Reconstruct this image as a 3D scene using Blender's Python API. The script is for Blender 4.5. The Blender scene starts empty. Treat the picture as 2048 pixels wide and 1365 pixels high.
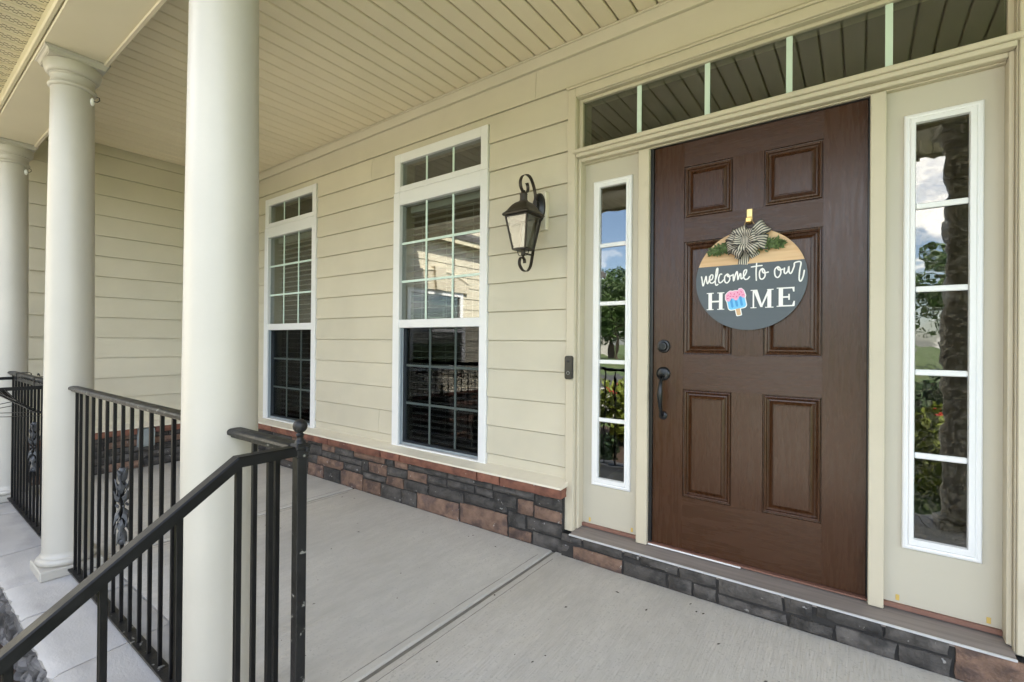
import bpy, bmesh, math, random
from mathutils import Vector, Matrix, noise
random.seed(7)
SC = bpy.context.scene
COL = SC.collection
PI = math.pi

# ------------------------------------------------------------------ camera
F, YAW, PIT, ROL = 944.7485, math.radians(36.35634), math.radians(.18209), math.radians(.49559)
CAM = Vector((0, -2.43, 1.217))
fw = Vector((-math.sin(YAW)*math.cos(PIT), math.cos(YAW)*math.cos(PIT), math.sin(PIT)))
r0 = fw.cross(Vector((0, 0, 1))).normalized(); u0 = r0.cross(fw)
rt = math.cos(ROL)*r0 + math.sin(ROL)*u0
up = -math.sin(ROL)*r0 + math.cos(ROL)*u0
cd = bpy.data.cameras.new('camera'); cam = bpy.data.objects.new('camera', cd); COL.objects.link(cam)
cam.matrix_world = Matrix(((rt.x, up.x, -fw.x, CAM.x), (rt.y, up.y, -fw.y, CAM.y), (rt.z, up.z, -fw.z, CAM.z), (0, 0, 0, 1)))
cd.sensor_width = 36; cd.sensor_fit = 'HORIZONTAL'; cd.lens = F/2048*36
cd.clip_start = .02; cd.clip_end = 2000
SC.camera = cam

# ------------------------------------------------------------------ world, sun, exposure
SUN_EL, SUN_AZ = math.radians(51), math.radians(74)      # azimuth measured from +y towards +x
W = bpy.data.worlds.new('World'); SC.world = W; W.use_nodes = True
nt = W.node_tree; nt.nodes.clear()
wo = nt.nodes.new('ShaderNodeOutputWorld'); bg = nt.nodes.new('ShaderNodeBackground')
sky = nt.nodes.new('ShaderNodeTexSky'); sky.sky_type = 'NISHITA'; sky.sun_disc = False
sky.sun_elevation = SUN_EL; sky.sun_rotation = SUN_AZ; sky.air_density = .8; sky.dust_density = 1.2; sky.ozone_density = .8
tc = nt.nodes.new('ShaderNodeTexCoord'); sx = nt.nodes.new('ShaderNodeSeparateXYZ')
nt.links.new(tc.outputs['Generated'], sx.inputs[0])
za = nt.nodes.new('ShaderNodeMath'); za.operation = 'MAXIMUM'; za.inputs[1].default_value = 0; nt.links.new(sx.outputs['Z'], za.inputs[0])
zb = nt.nodes.new('ShaderNodeMath'); zb.operation = 'ADD'; zb.inputs[1].default_value = .22; nt.links.new(za.outputs[0], zb.inputs[0])
dv = nt.nodes.new('ShaderNodeVectorMath'); dv.operation = 'SCALE'
iv = nt.nodes.new('ShaderNodeMath'); iv.operation = 'DIVIDE'; iv.inputs[0].default_value = 1; nt.links.new(zb.outputs[0], iv.inputs[1])
nt.links.new(tc.outputs['Generated'], dv.inputs[0]); nt.links.new(iv.outputs[0], dv.inputs['Scale'])
cn = nt.nodes.new('ShaderNodeTexNoise'); cn.inputs['Scale'].default_value = 1.6; cn.inputs['Detail'].default_value = 9; cn.inputs['Roughness'].default_value = .58
nt.links.new(dv.outputs[0], cn.inputs['Vector'])
cr = nt.nodes.new('ShaderNodeValToRGB'); cr.color_ramp.elements[0].position = .50; cr.color_ramp.elements[1].position = .64
nt.links.new(cn.outputs['Fac'], cr.inputs[0])
mx = nt.nodes.new('ShaderNodeMix'); mx.data_type = 'RGBA'
nt.links.new(cr.outputs['Color'], mx.inputs[0]); nt.links.new(sky.outputs[0], mx.inputs[6]); mx.inputs[7].default_value = (10.5, 10.2, 9.8, 1)
nt.links.new(mx.outputs[2], bg.inputs[0]); bg.inputs[1].default_value = .15
nt.links.new(bg.outputs[0], wo.inputs[0])
sd = bpy.data.lights.new('sun', 'SUN'); so = bpy.data.objects.new('sun', sd); COL.objects.link(so)
sd.energy = 4.6; sd.angle = math.radians(.53); sd.color = (1, .95, .87)
sdir = Vector((math.sin(SUN_AZ)*math.cos(SUN_EL), math.cos(SUN_AZ)*math.cos(SUN_EL), math.sin(SUN_EL)))
so.rotation_euler = sdir.to_track_quat('Z', 'Y').to_euler(); so.location = (4, 8, 14)
SC.view_settings.view_transform = 'Standard'; SC.view_settings.look = 'None'
SC.view_settings.gamma = 1; SC.view_settings.exposure = 2.5
SC.view_settings.use_white_balance = True; SC.view_settings.white_balance_temperature = 6800; SC.view_settings.white_balance_tint = 9
SC.cycles.max_bounces = 10; SC.cycles.diffuse_bounces = 6; SC.cycles.transparent_max_bounces = 16
SC.cycles.glossy_bounces = 5; SC.cycles.caustics_reflective = False; SC.cycles.caustics_refractive = False

# ------------------------------------------------------------------ materials
def mat(name, col, rough=.6, var=.08, nscale=6, bump=0, bscale=40, stretch=(1, 1, 1), metal=0, coat=0, rnd=0,
        spots=None, spec=.5, bstretch=None, detail=6, col2=None, c2lo=.5, c2hi=.62, c2scale=5, rvar=0, bdist=.004):
    m = bpy.data.materials.new(name); m.use_nodes = True
    n = m.node_tree; L = n.links.new; b = n.nodes['Principled BSDF']
    b.inputs['Roughness'].default_value = rough; b.inputs['Metallic'].default_value = metal
    b.inputs['Coat Weight'].default_value = coat; b.inputs['Coat Roughness'].default_value = .2
    b.inputs['Specular IOR Level'].default_value = spec
    t = n.nodes.new('ShaderNodeTexCoord'); oi = n.nodes.new('ShaderNodeObjectInfo')
    off = n.nodes.new('ShaderNodeVectorMath'); off.operation = 'SCALE'; off.inputs[0].default_value = (17.3, 9.1, 23.7)
    L(oi.outputs['Random'], off.inputs['Scale'])
    ad = n.nodes.new('ShaderNodeVectorMath'); ad.operation = 'ADD'; L(t.outputs['Object'], ad.inputs[0]); L(off.outputs[0], ad.inputs[1])
    mp = n.nodes.new('ShaderNodeMapping'); L(ad.outputs[0], mp.inputs[0]); mp.inputs['Scale'].default_value = stretch
    nz = n.nodes.new('ShaderNodeTexNoise'); nz.inputs['Scale'].default_value = nscale; nz.inputs['Detail'].default_value = detail
    L(mp.outputs[0], nz.inputs['Vector'])
    def mul(cin, fac_socket, lo, hi):
        mr = n.nodes.new('ShaderNodeMapRange'); mr.inputs[1].default_value = .25; mr.inputs[2].default_value = .75
        mr.inputs[3].default_value = lo; mr.inputs[4].default_value = hi; L(fac_socket, mr.inputs[0])
        v = n.nodes.new('ShaderNodeVectorMath'); v.operation = 'SCALE'; L(mr.outputs[0], v.inputs['Scale'])
        L(cin, v.inputs[0]); return v.outputs[0]
    rgb = n.nodes.new('ShaderNodeRGB'); rgb.outputs[0].default_value = (*col, 1); c = rgb.outputs[0]
    if col2:
        n2 = n.nodes.new('ShaderNodeTexNoise'); n2.inputs['Scale'].default_value = c2scale; n2.inputs['Detail'].default_value = 8
        L(mp.outputs[0], n2.inputs['Vector'])
        rp = n.nodes.new('ShaderNodeMapRange'); rp.inputs[1].default_value = c2lo; rp.inputs[2].default_value = c2hi; L(n2.outputs['Fac'], rp.inputs[0])
        mm = n.nodes.new('ShaderNodeMix'); mm.data_type = 'RGBA'; L(rp.outputs[0], mm.inputs[0]); L(c, mm.inputs[6]); mm.inputs[7].default_value = (*col2, 1); c = mm.outputs[2]
    c = mul(c, nz.outputs['Fac'], 1-var, 1+var)
    if rnd:
        mr = n.nodes.new('ShaderNodeMapRange'); mr.inputs[3].default_value = 1-rnd; mr.inputs[4].default_value = 1+rnd; L(oi.outputs['Random'], mr.inputs[0])
        v = n.nodes.new('ShaderNodeVectorMath'); v.operation = 'SCALE'; L(mr.outputs[0], v.inputs['Scale']); L(c, v.inputs[0]); c = v.outputs[0]
    if spots:
        sc_, thr, scol = spots
        vn = n.nodes.new('ShaderNodeTexNoise'); vn.inputs['Scale'].default_value = sc_; vn.inputs['Detail'].default_value = 3; L(ad.outputs[0], vn.inputs['Vector'])
        rp = n.nodes.new('ShaderNodeMapRange'); rp.inputs[1].default_value = thr; rp.inputs[2].default_value = thr+.04; L(vn.outputs['Fac'], rp.inputs[0])
        mm = n.nodes.new('ShaderNodeMix'); mm.data_type = 'RGBA'; L(rp.outputs[0], mm.inputs[0]); L(c, mm.inputs[6]); mm.inputs[7].default_value = (*scol, 1); c = mm.outputs[2]
    L(c, b.inputs['Base Color'])
    if rvar:
        mr = n.nodes.new('ShaderNodeMapRange'); mr.inputs[1].default_value = .3; mr.inputs[2].default_value = .7
        mr.inputs[3].default_value = rough-rvar; mr.inputs[4].default_value = rough+rvar; L(nz.outputs['Fac'], mr.inputs[0]); L(mr.outputs[0], b.inputs['Roughness'])
    if bump:
        bn = n.nodes.new('ShaderNodeTexNoise'); bn.inputs['Scale'].default_value = bscale; bn.inputs['Detail'].default_value = 5
        m2 = n.nodes.new('ShaderNodeMapping'); m2.inputs['Scale'].default_value = bstretch or stretch; L(ad.outputs[0], m2.inputs[0]); L(m2.outputs[0], bn.inputs['Vector'])
        bp = n.nodes.new('ShaderNodeBump'); bp.inputs['Strength'].default_value = bump; bp.inputs['Distance'].default_value = bdist
        L(bn.outputs['Fac'], bp.inputs['Height']); L(bp.outputs[0], b.inputs['Normal'])
    return m

def glass(name, tint=(.86, .9, .88), f0=.06, warp=0, wscale=8, rough=0.0):
    m = bpy.data.materials.new(name); m.use_nodes = True; n = m.node_tree; n.nodes.clear(); L = n.links.new
    o = n.nodes.new('ShaderNodeOutputMaterial'); tr = n.nodes.new('ShaderNodeBsdfTransparent'); tr.inputs[0].default_value = (*tint, 1)
    gl = n.nodes.new('ShaderNodeBsdfGlossy'); gl.inputs['Roughness'].default_value = rough
    lw = n.nodes.new('ShaderNodeLayerWeight'); lw.inputs[0].default_value = .5
    pw = n.nodes.new('ShaderNodeMath'); pw.operation = 'POWER'; pw.inputs[1].default_value = 5; L(lw.outputs['Facing'], pw.inputs[0])
    mr = n.nodes.new('ShaderNodeMapRange'); mr.inputs[3].default_value = f0; mr.inputs[4].default_value = 1; L(pw.outputs[0], mr.inputs[0])
    ms = n.nodes.new('ShaderNodeMixShader'); L(mr.outputs[0], ms.inputs[0]); L(tr.outputs[0], ms.inputs[1]); L(gl.outputs[0], ms.inputs[2]); L(ms.outputs[0], o.inputs[0])
    if warp:
        t = n.nodes.new('ShaderNodeTexCoord'); nz = n.nodes.new('ShaderNodeTexNoise'); nz.inputs['Scale'].default_value = wscale; nz.inputs['Detail'].default_value = 2
        L(t.outputs['Object'], nz.inputs['Vector'])
        bp = n.nodes.new('ShaderNodeBump'); bp.inputs['Strength'].default_value = warp; bp.inputs['Distance'].default_value = .01
        L(nz.outputs['Fac'], bp.inputs['Height']); L(bp.outputs[0], gl.inputs['Normal'])
    return m

M = {}
GR = (1, 1, 18)                     # fine horizontal wood grain (compressed across)
M['siding'] = mat('siding', (.565, .52, .41), .62, .05, 3, .3, 22, (1, 1, 1), rnd=.032, bstretch=(2.5, 2.5, 40))
M['trim'] = mat('trim', (.53, .478, .372), .5, .05, 4, .05, 60, col2=(.46, .41, .31), c2lo=.62, c2hi=.75, c2scale=9)
M['panel'] = mat('panel', (.485, .452, .372), .45, .03, 3, .03, 90)
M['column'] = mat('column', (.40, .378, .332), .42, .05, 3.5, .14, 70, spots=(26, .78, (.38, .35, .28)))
M['ceiling'] = mat('ceiling', (.70, .62, .465), .5, .04, 2, .03, 60, rnd=.025)
M['soffit'] = mat('soffit', (.58, .53, .38), .55, .06, 3, .05, 60)
M['beam'] = mat('beam', (.60, .55, .42), .5, .05, 2.2, .04, 30)
M['white'] = mat('white_vinyl', (.74, .745, .75), .35, .02, 3)
M['white_trim'] = mat('white_trim', (.74, .75, .765), .32, .02, 3)
M['alu'] = mat('aluminium', (.62, .63, .65), .35, .1, 20, metal=.3)
M['block'] = mat('block', (.68, .63, .52), .5, .04, 8)
M['mint'] = mat('grille_mint', (.60, .74, .67), .4, .03, 4)
M['screenframe'] = mat('screen_frame', (.25, .29, .32), .4, .05, 8)
M['blind'] = mat('blind', (.70, .69, .66), .5, .05, 5)
M['door_v'] = mat('door_vertical_grain', (.047, .0175, .0062), .28, .10, 7, .14, 60, (9, 9, .8), coat=.0, rvar=.07, spec=.42, spots=(55, .82, (.01, .006, .005)))
M['door_h'] = mat('door_horizontal_grain', (.047, .0175, .0062), .28, .10, 7, .2, 60, (.8, 9, 9), coat=.0, rvar=.07, spec=.42, spots=(55, .82, (.01, .006, .005)))
M['iron'] = mat('black_iron', (.005, .005, .0054), .40, .3, 20, .12, 120, spec=.2, spots=(60, .76, (.12, .115, .105)), rvar=.08)
M['iron_worn'] = mat('worn_iron', (.009, .009, .0095), .42, .35, 25, .25, 90, spec=.28, spots=(38, .66, (.17, .165, .15)), rvar=.1)
M['casting'] = mat('cast_iron_grey', (.045, .048, .054), .5, .35, 40, .2, 90)
M['bronze'] = mat('bronze', (.030, .024, .018), .42, .3, 14, .06, 90, metal=.35, rvar=.1)
M['hardware'] = mat('dark_hardware', (.022, .024, .027), .28, .25, 30, .03, 120, metal=.5)
M['black'] = mat('black_plastic', (.012, .012, .013), .3, .1, 20)
M['gold'] = mat('gold', (.75, .55, .22), .3, .1, 12, metal=.8)
M['concrete'] = mat('concrete', (.52, .495, .455), .85, .075, 30, .8, 130, (1, .3, 1), col2=(.445, .422, .385), c2lo=.44, c2hi=.70, c2scale=2.6, bstretch=(1, .08, 1), detail=12, spots=(110, .60, (.43, .41, .375)))
M['pale_paving'] = mat('pale_concrete', (.52, .50, .46), .85, .08, 1.5, .2, 200)
M['joint'] = mat('joint', (.19, .18, .16), .9, .15, 20, .3, 120)
M['coping'] = mat('bluestone', (.40, .385, .365), .75, .13, 3.5, .4, 60, (1, 1.8, 1), rnd=.1, col2=(.29, .28, .268), c2lo=.5, c2hi=.75, c2scale=4)
M['stone_d'] = mat('stone_dark', (.074, .067, .062), .82, .45, 16, 1.0, 60, rnd=.35, bdist=.009, spots=(30, .68, (.24, .23, .22)), col2=(.037, .034, .032), c2scale=9)
M['stone_r'] = mat('stone_red', (.17, .105, .076), .88, .35, 18, 1, 70, rnd=.22, spots=(34, .68, (.33, .30, .27)), col2=(.095, .062, .052), c2scale=11, bdist=.009)
M['cap_r'] = mat('cap_red', (.185, .077, .050), .85, .3, 14, .8, 60, rnd=.15, bdist=.007, spots=(36, .69, (.36, .29, .25)), col2=(.12, .048, .035), c2scale=9)
M['stone_g'] = mat('stone_grey', (.15, .145, .14), .85, .4, 10, 1, 35, rnd=.3, bdist=.012, spots=(22, .68, (.4, .39, .38)), col2=(.06, .058, .056), c2scale=12)
M['mortar'] = mat('mortar', (.03, .028, .027), .95, .3, 20, .4, 80)
M['sill'] = mat('sill_wood', (.23, .20, .185), .6, .2, 6, .25, 40, (.5, 9, 9))
M['sill_red'] = mat('sill_red', (.20, .10, .075), .6, .15, 8, .1, 40)
M['tape'] = mat('tape', (.6, .42, .12), .6, .1, 9)
M['slate'] = mat('slate_paint', (.078, .098, .118), .55, .06, 8, .12, 50, (.6, 3, 6))
M['wood'] = mat('pale_wood', (.66, .45, .26), .55, .1, 4, .06, 50, (.7, 3, 9), col2=(.58, .37, .2), c2scale=5)
M['paint_w'] = mat('white_paint', (.82, .82, .82), .5, .02, 8)
M['pink'] = mat('pink', (.80, .36, .55), .5, .03, 8); M['hotpink'] = mat('hot_pink', (.62, .03, .16), .5, .03, 8)
M['blue'] = mat('blue', (.15, .52, .86), .5, .03, 8); M['blue2'] = mat('blue_dark', (.05, .30, .66), .5, .03, 8)
M['stick'] = mat('stick', (.62, .40, .22), .5, .05, 8)
M['leaf_s'] = mat('sprig_green', (.085, .135, .045), .55, .6, 90)
M['twine'] = mat('twine', (.36, .24, .12), .8, .2, 60)
M['grey_metal'] = mat('grey_metal', (.30, .33, .33), .45, .1, 15, metal=.2)
M['roof'] = mat('shingles', (.08, .075, .07), .9, .3, 30, .5, 60)
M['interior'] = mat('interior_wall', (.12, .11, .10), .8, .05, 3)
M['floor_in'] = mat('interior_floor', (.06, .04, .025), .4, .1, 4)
M['grass'] = mat('grass', (.075, .12, .03), .9, .35, 3, .5, 60, col2=(.11, .13, .045), c2scale=.8)
M['mulch'] = mat('mulch', (.05, .03, .02), .95, .4, 20, .8, 50)
M['asphalt'] = mat('asphalt', (.06, .06, .06), .9, .2, 8, .3, 200)
M['bark'] = mat('bark', (.09, .065, .045), .9, .4, 12, .8, 30, (6, 6, 1))
M['leaf'] = mat('leaves', (.075, .13, .03), .6, .35, 5, rnd=.25)
M['leaf2'] = mat('leaves_dark', (.05, .10, .028), .6, .35, 4, rnd=.25)
M['leaf_y'] = mat('leaves_bright', (.20, .25, .03), .6, .3, 6, rnd=.15)
M['flower'] = mat('flower', (.55, .035, .03), .6, .3, 30)
M['brick'] = mat('far_siding', (.5, .48, .45), .8, .1, 4)
M['dark'] = mat('slot_dark', (.02, .018, .014), .9, .1, 9)
M['debris'] = mat('debris', (.05, .04, .03), .9, .3, 30)
M['glass'] = glass('window_glass', tint=(.74, .78, .76), f0=.17)
M['glass_s'] = glass('sidelight_glass', (.72, .74, .72), .14, .05, 7)
M['glass_t'] = glass('transom_glass', (.7, .74, .68), .14, .01, 3)
M['glass_l'] = glass('lamp_glass', (.66, .68, .67), .13, .05, 20)
def filmglass():
    m = glass('rippled_glass', (.66, .66, .62), .13, .07, 9); n = m.node_tree; L = n.links.new
    o = [q for q in n.nodes if q.type == 'OUTPUT_MATERIAL'][0]; ms = o.inputs[0].links[0].from_socket
    t = n.nodes.new('ShaderNodeTexCoord'); d0 = n.nodes.new('ShaderNodeTexNoise'); d0.inputs['Scale'].default_value = 14
    L(t.outputs['Object'], d0.inputs['Vector'])
    mv = n.nodes.new('ShaderNodeMix'); mv.data_type = 'RGBA'; mv.inputs[0].default_value = .1; L(t.outputs['Object'], mv.inputs[6]); L(d0.outputs['Color'], mv.inputs[7])
    v = n.nodes.new('ShaderNodeTexVoronoi'); v.inputs['Scale'].default_value = 105; L(mv.outputs[2], v.inputs['Vector'])
    r = n.nodes.new('ShaderNodeMapRange'); r.inputs[1].default_value = .45; r.inputs[2].default_value = 1; r.inputs[3].default_value = .0; r.inputs[4].default_value = .075
    sp = n.nodes.new('ShaderNodeSeparateXYZ'); L(v.outputs['Color'], sp.inputs[0]); L(sp.outputs[0], r.inputs[0])
    df = n.nodes.new('ShaderNodeBsdfDiffuse'); df.inputs[0].default_value = (.42, .38, .32, 1)
    x = n.nodes.new('ShaderNodeMixShader'); L(r.outputs[0], x.inputs[0]); L(ms, x.inputs[1]); L(df.outputs[0], x.inputs[2]); L(x.outputs[0], o.inputs[0])
    return m
M['glass_r'] = filmglass()
def screenmat():
    m = bpy.data.materials.new('insect_screen'); m.use_nodes = True; n = m.node_tree; n.nodes.clear(); L = n.links.new
    o = n.nodes.new('ShaderNodeOutputMaterial'); t = n.nodes.new('ShaderNodeBsdfTransparent'); t.inputs[0].default_value = (.60, .60, .61, 1)
    d = n.nodes.new('ShaderNodeBsdfDiffuse'); d.inputs[0].default_value = (.03, .03, .032, 1)
    x = n.nodes.new('ShaderNodeMixShader'); x.inputs[0].default_value = .0; L(t.outputs[0], x.inputs[1]); L(d.outputs[0], x.inputs[2]); L(x.outputs[0], o.inputs[0])
    return m
M['screen'] = screenmat()
def stripemat():
    m = bpy.data.materials.new('ticking_stripe'); m.use_nodes = True; n = m.node_tree; L = n.links.new; b = n.nodes['Principled BSDF']
    u = n.nodes.new('ShaderNodeUVMap'); s = n.nodes.new('ShaderNodeSeparateXYZ'); L(u.outputs[0], s.inputs[0])
    k = n.nodes.new('ShaderNodeMath'); k.operation = 'MULTIPLY'; k.inputs[1].default_value = 5.5; L(s.outputs[0], k.inputs[0])
    f = n.nodes.new('ShaderNodeMath'); f.operation = 'FRACT'; L(k.outputs[0], f.inputs[0])
    g = n.nodes.new('ShaderNodeMath'); g.operation = 'GREATER_THAN'; g.inputs[1].default_value = .5; L(f.outputs[0], g.inputs[0])
    x = n.nodes.new('ShaderNodeMix'); x.data_type = 'RGBA'; L(g.outputs[0], x.inputs[0]); x.inputs[6].default_value = (.06, .06, .062, 1); x.inputs[7].default_value = (.56, .52, .46, 1)
    L(x.outputs[2], b.inputs['Base Color']); b.inputs['Roughness'].default_value = .85; return m
M['stripe'] = stripemat()

# ------------------------------------------------------------------ mesh builder
class MB:
    def __init__(s): s.v = []; s.f = []; s.uv = {}
    def add(s, vs, fs):
        o = len(s.v); s.v += [tuple(p) for p in vs]; s.f += [tuple(i+o for i in f) for f in fs]; return s
    def box(s, x0, x1, y0, y1, z0, z1):
        return s.add([(x0,y0,z0),(x1,y0,z0),(x1,y1,z0),(x0,y1,z0),(x0,y0,z1),(x1,y0,z1),(x1,y1,z1),(x0,y1,z1)],
                     [(0,3,2,1),(4,5,6,7),(0,1,5,4),(1,2,6,5),(2,3,7,6),(3,0,4,7)])
    def bbox(s, x0, x1, y0, y1, z0, z1, b=.003):
        b = min(b, (x1-x0)/2.2, (y1-y0)/2.2, (z1-z0)/2.2)
        bm = bmesh.new(); bmesh.ops.create_cube(bm, size=1)
        for v in bm.verts: v.co = Vector(((x0+x1)/2+v.co.x*(x1-x0), (y0+y1)/2+v.co.y*(y1-y0), (z0+z1)/2+v.co.z*(z1-z0)))
        bmesh.ops.bevel(bm, geom=bm.edges[:], offset=b, segments=1, affect='EDGES')
        return s.bm(bm)
    def bm(s, bm):
        bm.verts.index_update(); s.add([v.co[:] for v in bm.verts], [[v.index for v in f.verts] for f in bm.faces]); bm.free(); return s
    def lathe(s, prof, c, n=32, axis='z', cap=True):
        vs = []; fs = []; m = len(prof)
        for r, h in prof:
            for i in range(n):
                a = 2*PI*i/n; p = (r*math.cos(a), r*math.sin(a), h)
                if axis == 'y': p = (p[0], -h, p[1])       # h goes towards -y
                if axis == 'x': p = (h, p[0], p[1])
                vs.append((c[0]+p[0], c[1]+p[1], c[2]+p[2]))
        for j in range(m-1):
            for i in range(n):
                a, b = j*n+i, j*n+(i+1) % n; fs.append((a, b, b+n, a+n))
        if cap: fs.append(tuple(range(n))[::-1]); fs.append(tuple(range((m-1)*n, m*n)))
        return s.add(vs, fs)
    def tube(s, path, r, n=8, flat=None, cap=True):
        # path of points; r number or list; flat=(a,b,refdir) gives an oblong section
        P = [Vector(p) for p in path]; k = len(P); R = r if isinstance(r, (list, tuple)) else [r]*k
        vs = []; fs = []; ref = None
        for i, p in enumerate(P):
            t = (P[min(i+1, k-1)]-P[max(i-1, 0)]).normalized()
            if flat: ref = Vector(flat[2])
            elif ref is None: ref = Vector((0, 0, 1)) if abs(t.z) < .9 else Vector((1, 0, 0))
            a = (ref-t*ref.dot(t)).normalized(); b = t.cross(a)
            if not flat: ref = a
            for j in range(n):
                q = 2*PI*(j+.5)/n
                if flat: vs.append(p+a*flat[0]*R[i]*math.cos(q)*(1.414 if n == 4 else 1)+b*flat[1]*R[i]*math.sin(q)*(1.414 if n == 4 else 1))
                else: vs.append(p+a*R[i]*math.cos(q)+b*R[i]*math.sin(q))
        for i in range(k-1):
            for j in range(n):
                a, b = i*n+j, i*n+(j+1) % n; fs.append((a, b, b+n, a+n))
        if cap: fs.append(tuple(range(n))[::-1]); fs.append(tuple(range((k-1)*n, k*n)))
        return s.add(vs, fs)
    def prism(s, poly, y0, y1):
        # poly of (x,z) extruded from y0 (front) to y1
        n = len(poly); vs = [(x, y0, z) for x, z in poly]+[(x, y1, z) for x, z in poly]
        fs = [tuple(range(n)), tuple(range(n, 2*n))[::-1]]+[(i, n+i, n+(i+1) % n, (i+1) % n) for i in range(n)]
        return s.add(vs, fs)
    def mesh(s, name, smooth=False):
        me = bpy.data.meshes.new(name); me.from_pydata(s.v, [], s.f)
        bm = bmesh.new(); bm.from_mesh(me); bmesh.ops.recalc_face_normals(bm, faces=bm.faces[:]); bm.to_mesh(me); bm.free()
        if smooth:
            me.polygons.foreach_set('use_smooth', [True]*len(me.polygons))
            if smooth != 'all': me.set_sharp_from_angle(angle=math.radians(40))
        me.update(); return me

def smooth(p, k=4):
    o = []; n = len(p)
    for i in range(n-1):
        P = [Vector(p[max(0, min(n-1, i+j))]) for j in (-1, 0, 1, 2)]
        for s in range(k):
            t = s/k; o.append(tuple(.5*((2*P[1])+(-P[0]+P[2])*t+(2*P[0]-5*P[1]+4*P[2]-P[3])*t*t+(-P[0]+3*P[1]-3*P[2]+P[3])*t**3)))
    return o+[tuple(p[-1])]
def wloc(o):
    l = Vector((0, 0, 0))
    while o: l += o.location; o = o.parent
    return l
def link(name, me, m, parent=None, loc=(0, 0, 0), label=None):
    o = bpy.data.objects.new(name, me); COL.objects.link(o)
    if m and me and not me.materials: me.materials.append(M[m])
    o.parent = parent; o.location = Vector(loc)-wloc(parent)
    if label: o['label'] = label
    return o
def obj(name, mb, m, parent=None, smooth=False, label=None):      # mb in world coordinates, object placed at its own centre
    xs, ys, zs = zip(*mb.v); c = Vector(((min(xs)+max(xs))/2, (min(ys)+max(ys))/2, min(zs)))
    mb.v = [(x-c.x, y-c.y, z-c.z) for x, y, z in mb.v]
    return link(name, mb.mesh(name, smooth), m, parent, c, label)
def empty(name, loc, parent=None, label=None, cat=None, group=None, kind=None):
    o = bpy.data.objects.new(name, None); COL.objects.link(o); o.empty_display_size = .1
    o.parent = parent; o.location = Vector(loc)-wloc(parent); tag(o, label, cat, group, kind); return o
def tag(o, label=None, cat=None, group=None, kind=None):
    for k, v in (('label', label), ('category', cat), ('group', group), ('kind', kind)):
        if v: o[k] = v
    return o
def struct(name, mb, m, smooth=False, label=None): return tag(obj(name, mb, m, None, smooth), label, None, None, 'structure')

# ================================================================== SETTING: ground
GZ = -.56
g = MB()
NG = 40
for i in range(NG+1):
    for j in range(NG+1):
        x = (i-NG/2)/(NG/2); y = (j-NG/2)/(NG/2)
        x = math.copysign(abs(x)**2.2, x)*400; y = math.copysign(abs(y)**2.2, y)*400
        g.v.append((x, y, GZ-.02+ (noise.noise(Vector((x*.03, y*.03, 0)))*.5 if math.hypot(x, y) > 30 else 0)))
for i in range(NG):
    for j in range(NG):
        a = i*(NG+1)+j; g.f.append((a, a+NG+1, a+NG+2, a+1))
struct('lawn', g, 'grass', True, 'green lawn in front of the porch')
struct('front_walk', MB().bbox(-1.2, .35, -7.2, -3.1, GZ-.1, GZ+.02, .01), 'pale_paving', label='concrete walk leading up to the porch steps')
struct('bounce_slab', MB().box(-12, 7, -15, -7.2, GZ-.1, GZ+.016), 'pale_paving', label='added pale concrete slab bouncing sunlight up to the porch ceiling')  # added pale surface, bounces sunlight up to the porch ceiling
struct('street', MB().box(-400, 400, -22, -15, GZ-.1, GZ+.012), 'asphalt', label='asphalt street beyond the front lawn')
struct('mulch_bed', MB().box(-5.4, -1.4, -6.6, -1.935, GZ-.06, GZ+.03), 'mulch', label='brown mulch bed beside the porch steps')

# ------------------------------------------------------------------ porch floor: slab panels + coping stones + foundation stones
XE, XR = -5.58, 2.2       # end wall plane, right end of the porch
pf = struct('porch_floor', MB().box(XE, XR, -1.93, -.002, GZ, -.06), 'mortar', label='concrete porch floor edged with bluestone coping')
JX = [XE, -3.365, -1.436, .62, XR]
for a, b in zip(JX, JX[1:]):
    m = MB(); a2, b2 = a+.0095, b-.0095; q = .006
    # rounded arrises along the tooled joints
    prof = [(a2, -.055), (a2, -.012), (a2+q*.3, -.005), (a2+q, -.001), (a2+q*2, 0), (b2-q*2, 0), (b2-q, -.001), (b2-q*.3, -.005), (b2, -.012), (b2, -.055)]
    m.prism(prof, -1.652, -.001)
    obj('slab', m, 'concrete', pf, True)
for x in JX[1:-1]:
    obj('tooled_joint', MB().box(x-.0095, x+.0095, -1.652, -.02, -.056, -.0075), 'joint', pf)
    for s in (-1, 1):                                    # faint ridge left by the edging trowel
        m = MB(); n = 60; rr = random.Random(int(abs(x)*1000)+s)
        pts = [(x+s*(.05+rr.uniform(-.0012, .0012)), -1.64+1.5*i/n, .0002+rr.uniform(-.0006, .0004)) for i in range(n+1)]
        obj('trowel_line', m.tube(pts, .0012, 5), 'joint', pf, True)
CJ = [-5.58, -4.77, -3.885, -3.31, -2.92, -2.36, -1.72, -1.05, -.35, .35, .95, 1.6, 2.2]
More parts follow.
